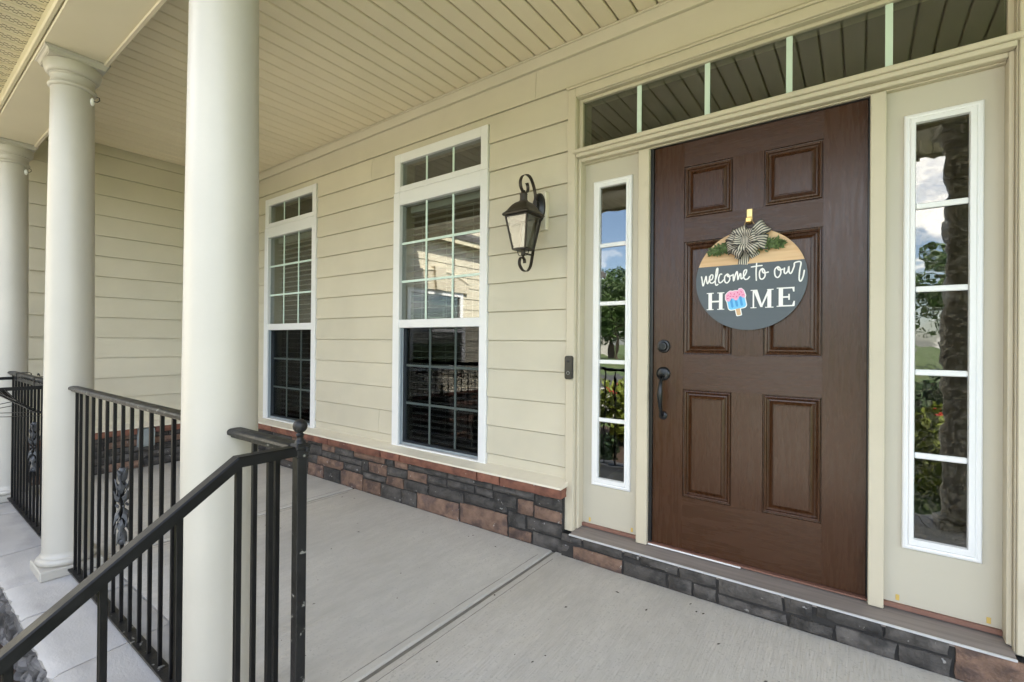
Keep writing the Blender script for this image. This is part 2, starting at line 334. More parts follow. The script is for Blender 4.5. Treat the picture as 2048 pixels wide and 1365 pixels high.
for a, b in zip(CJ, CJ[1:]):
    bm = bmesh.new(); nx = max(4, int((b-a)/.03)); ny = 12
    rr = random.Random(int(a*977)); sk = rr.uniform(-.04, .04); sk2 = rr.uniform(-.05, .05); dz = rr.uniform(-.003, .003)
    P = {}
    for i in range(nx+1):
        for j in range(ny+1):
            u, v = i/nx, j/ny; y = -2.035+v*(.378)
            xl = a+.004+(sk if a > XE+.1 else 0)*(1-v)*.0; x = a+.004+u*(b-a-.008)
            x += (CJ.index(a) % 3-1)*.05*(.5-v)*(1-u)*(a > -5.5)+(CJ.index(b) % 3-1)*.05*(.5-v)*u*(b < 2.1)
            z = .002+dz+noise.noise(Vector((x*6, y*6, 3)))*.0022
            e = min(u*(b-a), (1-u)*(b-a), v*.378+.0, (1-v)*.378)
            if e < .012: z -= .006*(1-e/.012)
            if j == 0: y += noise.noise(Vector((x*25, 5, 0)))*.014; z -= .008
            if j == 1: y += noise.noise(Vector((x*18, 5, 2)))*.008-.01; z -= .001
            P[i, j] = bm.verts.new((x, y, z))
    lo = [bm.verts.new((P[i, 0].co.x, P[i, 0].co.y+.004+noise.noise(Vector((P[i, 0].co.x*30, 9, 1)))*.014, -.026)) for i in range(nx+1)]
    lo2 = [bm.verts.new((P[i, 0].co.x, P[i, 0].co.y+.012, -.052)) for i in range(nx+1)]
    for i in range(nx):
        for j in range(ny): bm.faces.new((P[i, j], P[i+1, j], P[i+1, j+1], P[i, j+1]))
        bm.faces.new((lo[i], lo[i+1], P[i+1, 0], P[i, 0])); bm.faces.new((lo2[i], lo2[i+1], lo[i+1], lo[i]))
    for side in (0, nx):
        bm.faces.new([lo2[side], lo[side]]+[P[side, j] for j in range(ny+1)])
    obj('coping_stone', MB().bm(bm), 'coping', pf, True)

def rough_stone(x0, x1, z0, z1, yb, yf, seed, amp=.006, ax='y', edge=.35):
    """a split-face stone: front grid facing -y (ax y) or +x (ax x), back edge at yb, face about yf"""
    m = MB(); rr = random.Random(seed); w, h = x1-x0, z1-z0; g_ = .0042
    nx, nz = max(4, min(9, int(w/.035))), max(3, min(6, int(h/.022)))
    jx = [rr.uniform(-.006, .006) for _ in range(4)]
    def put(x, d, z): return (x, yb+(yf-yb)*d[0]-d[1], z) if ax == 'y' else (yb+(yf-yb)*d[0]+d[1], x, z)
    tilt = rr.uniform(-.5, .5)*amp
    for k in range(nz+1):
        for i in range(nx+1):
            u, v = i/nx, k/nz
            x = x0+g_+u*(w-2*g_)+(jx[0]*(1-u)+jx[1]*u)*(v-.5); z = z0+g_+v*(h-2*g_)+(jx[2]*(1-v)+jx[3]*v)*(u-.5)*.7
            ed = min(u, 1-u)*w; ez = min(v, 1-v)*h; e = min(ed, ez)
            if i in (0, nx) or k in (0, nz):
                d = (edge, 0)
                x += (1 if i == 0 else -1 if i == nx else 0)*rr.uniform(-.002, .004); z += (1 if k == 0 else -1 if k == nz else 0)*rr.uniform(-.001, .003)
            else: d = (1, noise.noise(Vector((x*22+seed, z*26, seed*.37)))*amp+noise.noise(Vector((x*60, z*60, seed)))*amp*.4+tilt*(u-.5)+rr.uniform(-1, 1)*amp*.15)
            m.v.append(put(x, d, z))
    for k in range(nz):
        for i in range(nx):
            a = k*(nx+1)+i; m.f.append((a, a+1, a+nx+2, a+nx+1))
    o = len(m.v)
    ring = [(i, 0) for i in range(nx)]+[(nx, k) for k in range(nz)]+[(i, nz) for i in range(nx, 0, -1)]+[(0, k) for k in range(nz, 0, -1)]
    for i, k in ring:
        p = m.v[k*(nx+1)+i]; m.v.append((p[0], yb, p[2]) if ax == 'y' else (yb, p[1], p[2]))
    n = len(ring)
    for q in range(n):
        a = ring[q][1]*(nx+1)+ring[q][0]; b2 = ring[(q+1) % n]; b = b2[1]*(nx+1)+b2[0]
        m.f.append((a, o+q, o+(q+1) % n, b))
    m.f.append(tuple(range(o, o+n)))
    return m
def courses(x0, x1, z0, z1, seed, hmin=.06, hmax=.11, lmin=.14, lmax=.42):
    rr = random.Random(seed); out = []; z = z0
    while z < z1-.02:
        h = rr.uniform(hmin, hmax)
        if z+h > z1-.045: h = z1-z
        x = x0
        while x < x1-.01:
            l = rr.uniform(lmin, lmax)
            if x+l > x1-.1: l = x1-x
            if rr.random() < .25 and h > .07: out += [(x, x+l, z, z+h*.45), (x, x+l, z+h*.45, z+h)]
            else: out.append((x, x+l, z, z+h))
            x += l
        z += h
    return out
for i, (a, b, c, d) in enumerate(courses(XE, -1.02, GZ, -.055, 11, .08, .15, .2, .5)):
    obj('foundation_stone', rough_stone(a, b, c, d, -1.93, -1.975, i+300, .016), 'stone_g', pf, True)
# steps
st = struct('porch_steps', MB().box(-1.05, .62, -2.0, -1.94, GZ, -.06), 'concrete', label='concrete steps up to the porch')
for k in range(3):
    obj('step', MB().bbox(-1.06, .66, -2.02-.30*(k+1), -2.02-.30*k if k else -1.99, GZ, -.14-.14*k, .008), 'concrete', st)

# ================================================================== HOUSE
house = empty('house', (0, 0, 0), None, 'tan lap-siding house with stone base and covered front porch', 'house')
ZC = 2.975                                        # porch ceiling
OPEN = [(-4.955, -4.005, .395, 2.66), (-2.925, -1.979, .395, 2.66), (-1.374, .503, .10, 2.683)]
# --- front wall backing with openings
fwall = MB()
xs = [XE-.4, -4.90, -4.06, -2.87, -2.03, -1.31, .44, XR+3.2]
fwall.box(xs[0], xs[1], .004, .14, 0, 3.3).box(xs[2], xs[3], .004, .14, 0, 3.3).box(xs[4], xs[5], .004, .14, 0, 3.3).box(xs[6], xs[7], .004, .14, 0, 3.3)
for a, b, t, s in ((xs[1], xs[2], 2.62, .42), (xs[3], xs[4], 2.62, .42), (xs[5], xs[6], 2.64, .12)):
    fwall.box(a, b, .004, .14, t, 3.3).box(a, b, .004, .14, 0, s)
front = obj('front_wall', fwall, 'siding', house)
EXPO = .1855
def board(parent, rects, zb, zt, m='siding', ax='y', base=0, sgn=-1, name='siding_board'):
    """lap board made of rects (x0,x1,z0,z1); its face tilts so that the lower edge stands proud"""
    mb = MB()
    def yy(z): return base+sgn*(.0155-.010*(z-zb)/(zt-zb))
    for x0, x1, z0, z1 in rects:
        if abs(z0-zb) < 1e-6: z0 += .0058                     # open shadow gap under each lap
        y0, y1 = yy(z0), yy(z1); bk = base-sgn*.002
        v = [(x0, y0, z0), (x1, y0, z0), (x1, y1, z1), (x0, y1, z1), (x0, bk, z0), (x1, bk, z0), (x1, bk, z1), (x0, bk, z1)]
        if ax == 'x': v = [(y, x, z) for x, y, z in v]
        mb.add(v, [(0, 1, 2, 3), (0, 4, 5, 1), (1, 5, 6, 2), (3, 2, 6, 7), (0, 3, 7, 4), (4, 7, 6, 5)])
    return obj(name, mb, m, parent)
def split_board(x0, x1, z0, z1, opens):
    """pieces left of a board after the openings are taken out, grouped into connected boards"""
    cur = x0; groups = []; now = []
    for a, b, s, t in sorted(opens):
        if b <= x0 or a >= x1 or t <= z0+.004 or s >= z1-.004: continue
        now.append((cur, a, z0, z1)); rest = []
        if t < z1-.004: rest.append((a, b, t, z1))
        if s > z0+.004: rest.append((a, b, z0, s))
        if rest: now += rest
        else: groups.append(now); now = []
        cur = b
    now.append((cur, x1, z0, z1)); groups.append(now)
    return [[r for r in g_ if r[1]-r[0] > .003] for g_ in groups if g_]
SEAMS = {13: [-1.615], 12: [-3.22], 7: [1.0], 5: [-5.2], 1: [-3.1]}
zb = .484-EXPO; k = 0
while zb < 2.88:
    zt = zb+EXPO; z0 = max(zb, .40)
    cuts = sorted([XE+.02, XR+3]+SEAMS.get(k, []))
    for a, b in zip(cuts, cuts[1:]):
        for g_ in split_board(a+.0012, b-.0012, z0, zt if zt < 2.88 else 2.8925, OPEN):
            if g_: board(front, g_, zb, zt)
    zb += EXPO; k += 1
obj('frieze_board', MB().bbox(XE+.02, XR+3, -.024, .003, 2.8955, ZC-.003, .002), 'siding', front)
obj('ceiling_molding', MB().bbox(XE+.02, XR+3, -.034, -.0245, ZC-.014, ZC-.002, .002), 'trim', front)

# --- stone base with cap on the front wall
sb = obj('stone_base', MB().box(XE+.06, -1.374, -.052, .003, -.05, .345).box(-1.374, .52, -.068, .003, -.05, .118).box(.52, XR+3, -.052, .003, -.05, .345), 'mortar', house,
         label='low ledgestone base in charcoal and reddish brown under the siding')
MAIN = [(-4.041,-3.821,.195,.285,0),(-3.821,-3.627,.25,.325,1),(-3.622,-3.361,.247,.325,0),(-3.357,-2.962,.259,.325,1),(-3.815,-3.558,.197,.252,0),(-3.557,-3.246,.199,.248,0),
(-3.245,-3.164,.162,.258,0),(-3.16,-2.937,.17,.259,1),(-2.933,-2.851,.255,.325,0),(-2.847,-2.698,.257,.325,1),(-2.932,-2.701,.19,.256,0),(-2.694,-2.293,.268,.325,0),(-2.7,-2.49,.193,.267,1),
(-4.04,-3.893,.119,.196,0),(-3.892,-3.501,.115,.198,1),(-3.5,-3.255,.14,.199,0),(-4.038,-3.793,0,.118,1),(-3.788,-3.555,0,.116,0),(-3.537,-3.237,0,.138,1),(-3.232,-3.006,0,.112,1),
(-3.233,-2.947,.112,.165,0),(-2.941,-2.739,.108,.188,1),(-2.739,-2.48,.113,.191,0),(-3.005,-2.768,0,.108,0),(-2.767,-2.597,0,.112,0),(-2.485,-2.294,.205,.268,0),(-2.292,-2.043,.213,.268,0),
(-2.043,-1.887,.215,.268,0),(-2.475,-2.135,.124,.205,0),(-2.131,-1.77,.142,.213,0),(-2.596,-2.177,0,.122,1),(-2.173,-1.768,0,.14,1),(-1.884,-1.699,.182,.262,0),(-1.696,-1.573,.165,.262,1),
(-1.765,-1.629,.075,.17,0),(-1.764,-1.584,0,.072,1),(-1.567,-1.376,.242,.325,0),(-1.572,-1.376,.165,.241,1),(-1.623,-1.376,.085,.164,0),(-1.582,-1.300,0,.084,0),(-2.292,-1.892,.269,.325,0),(-1.891,-1.568,.264,.325,0),
(-3.893,-3.83,.0,.0,0),(-4.041,-3.825,.286,.325,0),(-1.885,-1.768,.141,.181,0)]
DOORST = [(-1.374,-1.238,.086,.135,0),(-1.234,-.997,.078,.135,0),(-1.298,-.999,0,.077,1),(-.994,-.907,.098,.135,0),(-.904,-.71,.078,.135,0),(-.996,-.765,0,.078,0),(-.762,-.643,0,.077,0),(-.642,-.532,0,.068,0),
(-.708,-.531,.07,.135,0),(-.528,-.263,.055,.135,0),(-.53,-.243,0,.054,0),(-.261,-.149,.06,.135,0),(-.24,-.08,0,.058,0),(-.144,.08,.075,.135,0),(.081,.272,.075,.135,0),(-.076,.122,0,.074,0),(.123,.279,0,.074,0),(.281,.52,0,.135,1)]
for i, (a, b, c, d, r) in enumerate(MAIN):
    if d-c > .01: obj('stone', rough_stone(a, b, c, d, -.052, -.072, i+1, .012), 'stone_r' if r else 'stone_d', sb, True)
for i, (a, b, c, d, r) in enumerate(DOORST):
    obj('stone', rough_stone(a, b, c, d, -.068, -.089, i+81, .011), 'stone_r' if r else 'stone_d', sb, True)
rr = random.Random(5)
for i, (a, b, c, d) in enumerate(courses(XE+.09, -4.045, 0, .325, 21)+courses(.525, XR+1, 0, .325, 22)):
    obj('stone', rough_stone(a, b, c, d, -.052, -.070, i+140, .006), 'stone_r' if rr.random() < .35 else 'stone_d', sb, True)
CAPX = [XE+.13, -5.05, -4.62, -4.12, -3.66, -2.96, -2.74, -1.985, -1.80, -1.357]
for i, (a, b) in enumerate(zip(CAPX, CAPX[1:])):
    obj('cap_stone', rough_stone(a+.001, b-.001, .322, .392, .0, -.112, i+400, .004, edge=.93), 'cap_r', sb, True)
obj('cap_stone', rough_stone(.52, XR+2, .322, .392, .0, -.112, 444, .004, edge=.93), 'cap_r', sb, True)
for a, b in ((XE+.12, -2.39), (-2.388, -1.352), (.52, XR+2)):
    fl = MB()
    v = [(a, .002, .425), (b, .002, .425), (b, -.112, .3945), (a, -.112, .3945), (b, -.117, .385), (a, -.117, .385), (a, .002, .392), (b, .002, .392)]
    fl.add(v, [(0, 1, 2, 3), (3, 2, 4, 5), (0, 3, 5, 6), (1, 7, 4, 2), (6, 5, 4, 7)])
    obj('drip_flashing', fl, 'block', sb)

# --- end wall (side of the garage wing) facing the porch
GY = -8.5
gopen = [(-3.66, -2.40, .75, 2.06)]              # window seen in the reflection, along y
gw = MB()
gw.box(XE-.14, XE-.004, GY, gopen[0][0]+.06, GZ, 3.3).box(XE-.14, XE-.004, gopen[0][1]-.06, .14, GZ, 3.3)
gw.box(XE-.14, XE-.004, gopen[0][0]+.06, gopen[0][1]-.06, GZ, gopen[0][2]+.05).box(XE-.14, XE-.004, gopen[0][0]+.06, gopen[0][1]-.06, gopen[0][3]-.05, 3.3)
side = obj('side_wall', gw, 'siding', house)
zb = .484-EXPO
while zb < 3.25:
    zt = zb+EXPO; z0 = max(zb, .40)
    for g_ in split_board(GY, -.0155, z0, zt, gopen):
        if g_: board(side, g_, zb, zt, ax='x', base=XE, sgn=1)
    zb += EXPO
es = obj('side_stone_base', MB().box(XE-.002, XE+.085, GY, -.05, GZ, .345), 'mortar', house, label='dark ledgestone base of the end wall beyond the railing')
rr = random.Random(9)
for i, (a, b, c, d) in enumerate(courses(-2.1, -.075, 0, .325, 33, .055, .1, .12, .36)):
    if b > -.93 and a < -.80 and d > .17 and False: continue
    obj('stone', rough_stone(a, b, c, d, XE+.085, XE+.104, i+200, .006, 'x'), 'stone_r' if rr.random() < .28 else 'stone_d', es, True)
for i, (a, b, c, d) in enumerate(courses(GY, -2.1, GZ, .325, 34, .1, .16, .3, .7)):
    obj('stone', rough_stone(a, b, c, d, XE+.085, XE+.104, i+900, .01, 'x'), 'stone_r' if rr.random() < .28 else 'stone_d', es, True)
for i, (a, b) in enumerate([(-8.5, -5), (-5, -2.6), (-2.6, -1.95), (-1.95, -1.4), (-1.4, -.935), (-.80, -.45), (-.45, -.125)]):
    obj('cap_stone', rough_stone(a+.001, b-.001, .322, .392, XE+.0, XE+.145, i+420, .004, 'x', .93), 'cap_r', es, True)
fl = MB()
v = [(XE-.002, GY, .425), (XE-.002, -.11, .425), (XE+.145, -.11, .3945), (XE+.145, GY, .3945), (XE+.15, -.11, .385), (XE+.15, GY, .385), (XE-.002, GY, .393), (XE-.002, -.11, .393)]
fl.add(v, [(0, 1, 2, 3), (3, 2, 4, 5), (0, 3, 5, 6), (1, 7, 4, 2), (6, 5, 4, 7)])
obj('drip_flashing', fl, 'block', es)
# window of the garage wing with a keystone head (seen in the window's reflection)
def side_window():
    y0, y1, z0, z1 = gopen[0]
    w = empty('window', (XE, (y0+y1)/2, z0), house, 'white garage-wing window under an arched keystone head')
    x0 = XE
    c = MB(); t = .075
    c.bbox(x0-.03, x0+.03, y0, y0+t, z0, z1).bbox(x0-.03, x0+.03, y1-t, y1, z0, z1).bbox(x0-.03, x0+.029, y0+t, y1-t, z1-t, z1).bbox(x0-.03, x0+.029, y0+t, y1-t, z0, z0+t)
    c.bbox(x0-.03, x0+.02, y0+t, y1-t, (z0+z1)/2-.025, (z0+z1)/2+.025)
    obj('casing', c, 'white', w)
    obj('pane', MB().box(x0-.012, x0-.006, y0+t, y1-t, z0+t, z1-t), 'glass', w)
    mu = MB()
    for q in (1/3, 2/3): mu.box(x0-.02, x0-.0125, y0+t+(y1-y0-2*t)*q-.008, y0+t+(y1-y0-2*t)*q+.008, z0+t, z1-t)
    for q in (.17, .34, .66, .83): mu.box(x0-.0205, x0-.0125, y0+t, y1-t, z0+(z1-z0)*q-.008, z0+(z1-z0)*q+.008)
    obj('grille', mu, 'mint', w)
    # arched head
    n = 16; yc = (y0+y1)/2; hw = (y1-y0)/2+.1
    def arc(r): return [(yc+hw*1.0*q, z1+.02+r+.16*(1-q*q)) for q in [(-1+2*i/n) for i in range(n+1)]]
    lo, hi = arc(0), arc(.13)
    hd = MB(); vs = []; fs = []
    for d in (x0-.01, x0+.06):
        for p in lo: vs.append((d, p[0], z1+.001))
        for p in hi: vs.append((d, p[0], p[1]))
    m = n+1
    for i in range(n):
        fs += [(i, i+1, m+i+1, m+i), (2*m+i, 2*m+i+1, 3*m+i+1, 3*m+i), (m+i, m+i+1, 3*m+i+1, 3*m+i), (i, i+1, 2*m+i+1, 2*m+i)]
    fs += [(0, m, 3*m, 2*m), (n, m+n, 3*m+n, 2*m+n)]
    obj('arched_head', hd.add(vs, fs), 'trim', w)
    cap = MB().tube([(x0+.04, p[0]*1.0+.0*(p[0]-yc), p[1]+.01) for p in hi], .035, 6)
    obj('head_molding', cap, 'trim', w)
    obj('keystone', MB().add([(x0+.11, yc-.08, z1), (x0+.11, yc+.08, z1), (x0+.11, yc+.13, z1+.37), (x0+.11, yc-.13, z1+.37), (x0, yc-.08, z1), (x0, yc+.08, z1), (x0, yc+.13, z1+.37), (x0, yc-.13, z1+.37)],
        [(0, 1, 2, 3), (4, 7, 6, 5), (0, 4, 5, 1), (1, 5, 6, 2), (2, 6, 7, 3), (3, 7, 4, 0)]), 'trim', w)
side_window()

# --- porch ceiling planks, beam, eave soffit, roof
pc = obj('porch_ceiling', MB().box(XE, XR+3, -1.7, .003, ZC+.026, ZC+.04), 'ceiling', house, label='tan grooved plank ceiling over the porch')
PW = .1088
pm = MB(); w = PW/2; q = .0085
prof = [(-w+.0042, ZC+.0125), (-w+.0042, ZC+.0055), (-w+q, ZC), (w-q, ZC), (w-.0042, ZC+.0055), (w-.0042, ZC+.0125)]
pm.add([(x, -1.70, z) for x, z in prof]+[(x, -.025, z) for x, z in prof], [(i, i+1, 7+i, 6+i) for i in range(5)]+[(0, 6, 11, 5), tuple(range(6)), tuple(range(6, 12))[::-1]])
pme = pm.mesh('ceiling_plank')
x = -1.612-PW/2-PW*36
while x < XR+2.4:
    if x-w > XE: link('ceiling_plank', pme, 'ceiling', pc, (x, 0, 0))
    x += PW
BZ = 2.69
beam = obj('porch_beam', MB().bbox(XE+.015, XR+.6, -1.935, -1.688, BZ, 3.05, .004), 'beam', house, label='wide cream beam resting on the porch columns')
obj('edge_bead', MB().bbox(XE+.015, XR+.6, -1.702, -1.680, BZ-.012, BZ-.0008, .004), 'trim', beam)
obj('beam_trim', MB().bbox(XE+.015, XR+.6, -1.962, -1.9365, BZ+.003, BZ+.085, .007), 'soffit', beam)
es2 = obj('eave_soffit', MB().box(XE+.015, XR+.6, -2.46, -1.9625, BZ+.064, BZ+.08), 'soffit', house, label='vented soffit strip outside the beam')
SW = .102; sm = MB()
prof = [(-SW/2+.001, .012), (-SW/2+.001, .008), (-SW/2+.008, 0), (SW/2-.012, 0), (SW/2-.007, .006), (SW/2-.001, .006), (SW/2-.001, .012)]
sm.add([(x, -.495, z) for x, z in prof]+[(x, -.001, z) for x, z in prof], [(i, i+1, 8+i, 7+i) for i in range(6)]+[(0, 7, 13, 6), tuple(range(7)), tuple(range(7, 14))[::-1]])
sme = sm.mesh('soffit_panel'); vm = MB()
for r in range(4):
    for i in range(17):
        y = -.485+i*.0285+(r % 2)*.014; vm.box(-.030+r*.0135, -.0266+r*.0135, y, y+.017, -.0008, .004)
vme = vm.mesh('vent_slots')
x = XE+.07
while x < XR+.5:
    link('soffit_panel', sme, 'soffit', es2, (x, -1.9625, BZ+.051))
    if x < -1.5: tag(link('vent_slots', vme, 'dark', es2, (x, -1.9625, BZ+.051)), kind='stuff')
    x += SW
obj('fascia', MB().bbox(XE+.015, XR+.6, -2.487, -2.461, BZ+.03, BZ+.22), 'trim', es2)
rf = MB()
def slab(p, t):      # p: four corners, thickened downwards
    v = list(p)+[(a, b, c-t) for a, b, c in p]
    rf.add(v, [(0, 1, 2, 3), (7, 6, 5, 4), (0, 4, 5, 1), (1, 5, 6, 2), (2, 6, 7, 3), (3, 7, 4, 0)])
slab([(XE-6.2, -2.55, 2.93), (XR+3.4, -2.55, 2.93), (XR+3.4, 5, 6.9), (XE-6.2, 5, 6.9)], .08)
slab([(XE-6.2, 5, 6.9), (XR+3.4, 5, 6.9), (XR+3.4, 12.2, 3.1), (XE-6.2, 12.2, 3.1)], .08)
slab([(XE+.20, GY-.4, 3.02), (XE+.20, -1.8, 3.02), (XE-3, -1.8, 4.9), (XE-3, GY-.4, 4.9)], .08)
slab([(XE-3, GY-.4, 4.9), (XE-3, -1.8, 4.9), (XE-6.5, -1.8, 3.02), (XE-6.5, GY-.4, 3.02)], .08)
roof = obj('roof', rf, 'roof', house)
obj('garage_soffit', MB().box(XE+.002, XE+.16, GY, -2.5, 2.90, 2.92).box(XE+.16, XE+.18, GY, -2.5, 2.86, 3.0), 'soffit', roof)
bw = MB(); bw.box(XE-6, XR+3.1, 11.5, 11.62, GZ, 3.4).box(XR+3, XR+3.12, .14, 11.5, GZ, 6.2).box(XE-6, XE-5.9, GY, 11.5, GZ, 3.4).box(XE-5.9, XE-.14, GY, GY+.12, GZ, 4.2)
obj('outer_wall', bw, 'siding', house)
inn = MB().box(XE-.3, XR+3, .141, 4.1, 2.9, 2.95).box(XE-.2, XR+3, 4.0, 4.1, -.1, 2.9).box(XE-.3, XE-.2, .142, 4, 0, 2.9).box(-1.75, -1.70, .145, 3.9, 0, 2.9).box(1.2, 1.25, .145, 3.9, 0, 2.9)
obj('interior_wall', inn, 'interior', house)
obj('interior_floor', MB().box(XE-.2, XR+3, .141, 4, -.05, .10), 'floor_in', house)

# --- windows
def window(x0, label):
    x1 = x0+.943; zb, zt = .40, 2.66
    w = empty('window', ((x0+x1)/2, 0, zb), house, label)
    gx0, gx1 = x0+.071, x1-.064
    f = MB(); yf, yk = -.026, .05
    f.bbox(x0, gx0, yf, yk, zb, 2.362, .003).bbox(gx1, x1, yf, yk, zb, 2.362, .003)
    f.bbox(gx0-.001, gx1+.001, yf+.0015, yk, 2.264, 2.3615, .003).bbox(gx0-.001, gx1+.001, yf+.0015, yk, zb, .428, .003)
    f.bbox(gx0-.001, gx1+.001, yf+.006, yk, 1.322, 1.384, .003)
    obj('window_casing', f, 'white', w)
    t = MB(); a, b = x0+.004, x1-.004
    t.bbox(a, gx0, yf+.003, yk, 2.367, zt, .003).bbox(gx1, b, yf+.003, yk, 2.367, zt, .003).bbox(gx0-.001, gx1+.001, yf+.0045, yk, 2.592, zt, .003).bbox(gx0-.001, gx1+.001, yf+.0045, yk, 2.367, 2.409, .003)
    obj('transom_casing', t, 'white', w)
    obj('mullion_cover', MB().bbox(x0-.006, x1+.006, -.018, .02, 2.3625, 2.3665, .001), 'white', w)
    # panes
    obj('pane', MB().box(gx0, gx1, .004, .008, 2.409, 2.592), 'glass', w)
    obj('pane', MB().box(gx0, gx1, .006, .010, 1.384, 2.264), 'glass', w)
    obj('pane', MB().box(gx0+.03, gx1-.004, .034, .038, .455, 1.322), 'glass', w)
    sash = MB().bbox(gx0, gx0+.012, -.012, .045, .428, 1.322, .002).bbox(gx0+.012, gx1, .018, .045, .428, .458, .003).bbox(gx0+.012, gx0+.032, .016, .045, .458, 1.322, .003)
    obj('lower_sash', sash, 'screenframe', w)
    fr = MB().bbox(gx0+.013, gx0+.024, .002, .011, .432, 1.32, .001).bbox(gx1-.006, gx1, .002, .011, .432, 1.32, .001).bbox(gx0+.024, gx1-.006, .002, .011, .432, .447, .001)
    obj('screen_frame', fr, 'screenframe', w)
    obj('insect_screen', MB().box(gx0+.024, gx1-.006, .0055, .0065, .447, 1.321), 'screen', w)
    wd = gx1-gx0
    for q in (1/3, 2/3):
        obj('muntin', MB().box(gx0+wd*q-.0085, gx0+wd*q+.0085, -.0005, .0035, 2.409, 2.592), 'mint', w)
        obj('muntin', MB().box(gx0+wd*q-.0085, gx0+wd*q+.0085, .0015, .0055, 1.384, 2.264), 'mint', w)
        l0, l1 = gx0+.032, gx1-.004
        obj('muntin', MB().box(l0+(l1-l0)*q-.0085, l0+(l1-l0)*q+.0085, .0295, .0335, .458, 1.322), 'mint', w)
        obj('muntin', MB().box(gx0, gx1, .0014, .0054, 1.384+.88*q-.0085, 1.384+.88*q+.0085), 'mint', w)
        obj('muntin', MB().box(l0, l1, .0294, .0334, .458+.864*q-.0085, .458+.864*q+.0085), 'mint', w)
    # blind
    s = MB(); c, d = math.cos(math.radians(4))*.025, math.sin(math.radians(4))*.025
    s.add([(gx0+.01, .105-c, -d), (gx1-.01, .105-c, -d), (gx1-.01, .105+c, d), (gx0+.01, .105+c, d), (gx0+.01, .105-c, -d+.003), (gx1-.01, .105-c, -d+.003), (gx1-.01, .105+c, d+.003), (gx0+.01, .105+c, d+.003)],
          [(0, 3, 2, 1), (4, 5, 6, 7), (0, 1, 5, 4), (1, 2, 6, 5), (2, 3, 7, 6), (3, 0, 4, 7)])
    sme = s.mesh('blind_slat')
    z = .47
    while z < 2.22: link('blind_slat', sme, 'blind', w, (0, 0, z)); z += .048
    obj('blind_headrail', MB().bbox(gx0+.005, gx1-.005, .08, .135, 2.225, 2.275), 'blind', w)
    for q in (.18, .5, .82): obj('ladder_cord', MB().box(gx0+wd*q-.0012, gx0+wd*q+.0012, .078, .0795, .47, 2.225), 'blind', w)
window(-2.925, 'white window with blinds beside the wall lantern')
window(-4.953, 'white window with blinds half behind the near column')

# --- entry: casing, transom, sidelights, door, sill
en = empty('entry_frame', (-.43, 0, .13), house, 'cream wooden frame around door, sidelights and transom')
c = MB()
c.bbox(-1.374, -1.322, -.036, .003, .135, 2.683, .003).bbox(-1.324, -1.318, -.028, .1, .136, 2.632, .002)
obj('casing', c, 'trim', en)
obj('casing', MB().bbox(.449, .503, -.036, .003, .135, 2.683, .003).bbox(.444, .4485, -.028, .1, .136, 2.632, .002), 'trim', en)
h = MB().bbox(-1.3215, .4485, -.0362, .003, 2.633, 2.6832, .003).bbox(-1.38, .51, -.045, -.001, 2.6836, 2.697, .003).bbox(-1.3175, .4435, -.027, .1, 2.6265, 2.6325, .002)
obj('head_casing', h, 'trim', en)
obj('frame_stop', MB().bbox(-1.3175, -1.3, -.006, .1, .15, 2.281, .002), 'trim', en)
obj('frame_stop', MB().bbox(.428, .4435, -.006, .1, .15, 2.281, .002), 'trim', en)
tb = MB().bbox(-1.335, .462, -.05, .1, 2.303, 2.326, .004).bbox(-1.317, .4435, -.04, .1, 2.2822, 2.3025, .003).bbox(-1.2995, .4275, -.006, .1, 2.262, 2.2815, .003)
obj('transom_bar', tb, 'trim', en)
obj('head_jamb', MB().bbox(-1.2995, .4275, .022, .1, 2.243+.013, 2.2615, .002), 'trim', en)
for a, b in ((-.964, -.905), (.031, .083)): obj('mullion', MB().bbox(a, b, .012, .1, .15, 2.2555, .003), 'trim', en)
# transom light
tl = empty('transom', (-.43, .02, 2.33), house, 'wide five-light transom above the front door')
f = MB().bbox(-1.3175, -1.296, .002, .04, 2.3265, 2.626, .002).bbox(.426, .4435, .002, .04, 2.3265, 2.626, .002).bbox(-1.296, .426, .0015, .04, 2.3265, 2.344, .003).bbox(-1.296, .426, .0015, .04, 2.608, 2.626, .003)
obj('transom_frame', f, 'trim', tl)
obj('pane', MB().box(-1.296, .426, .022, .027, 2.344, 2.608), 'glass_t', tl)
for xm in (-.963, -.614, -.262, .090): obj('muntin', MB().bbox(xm-.0125, xm+.0125, .016, .0215, 2.344, 2.608, .001), 'mint', tl)
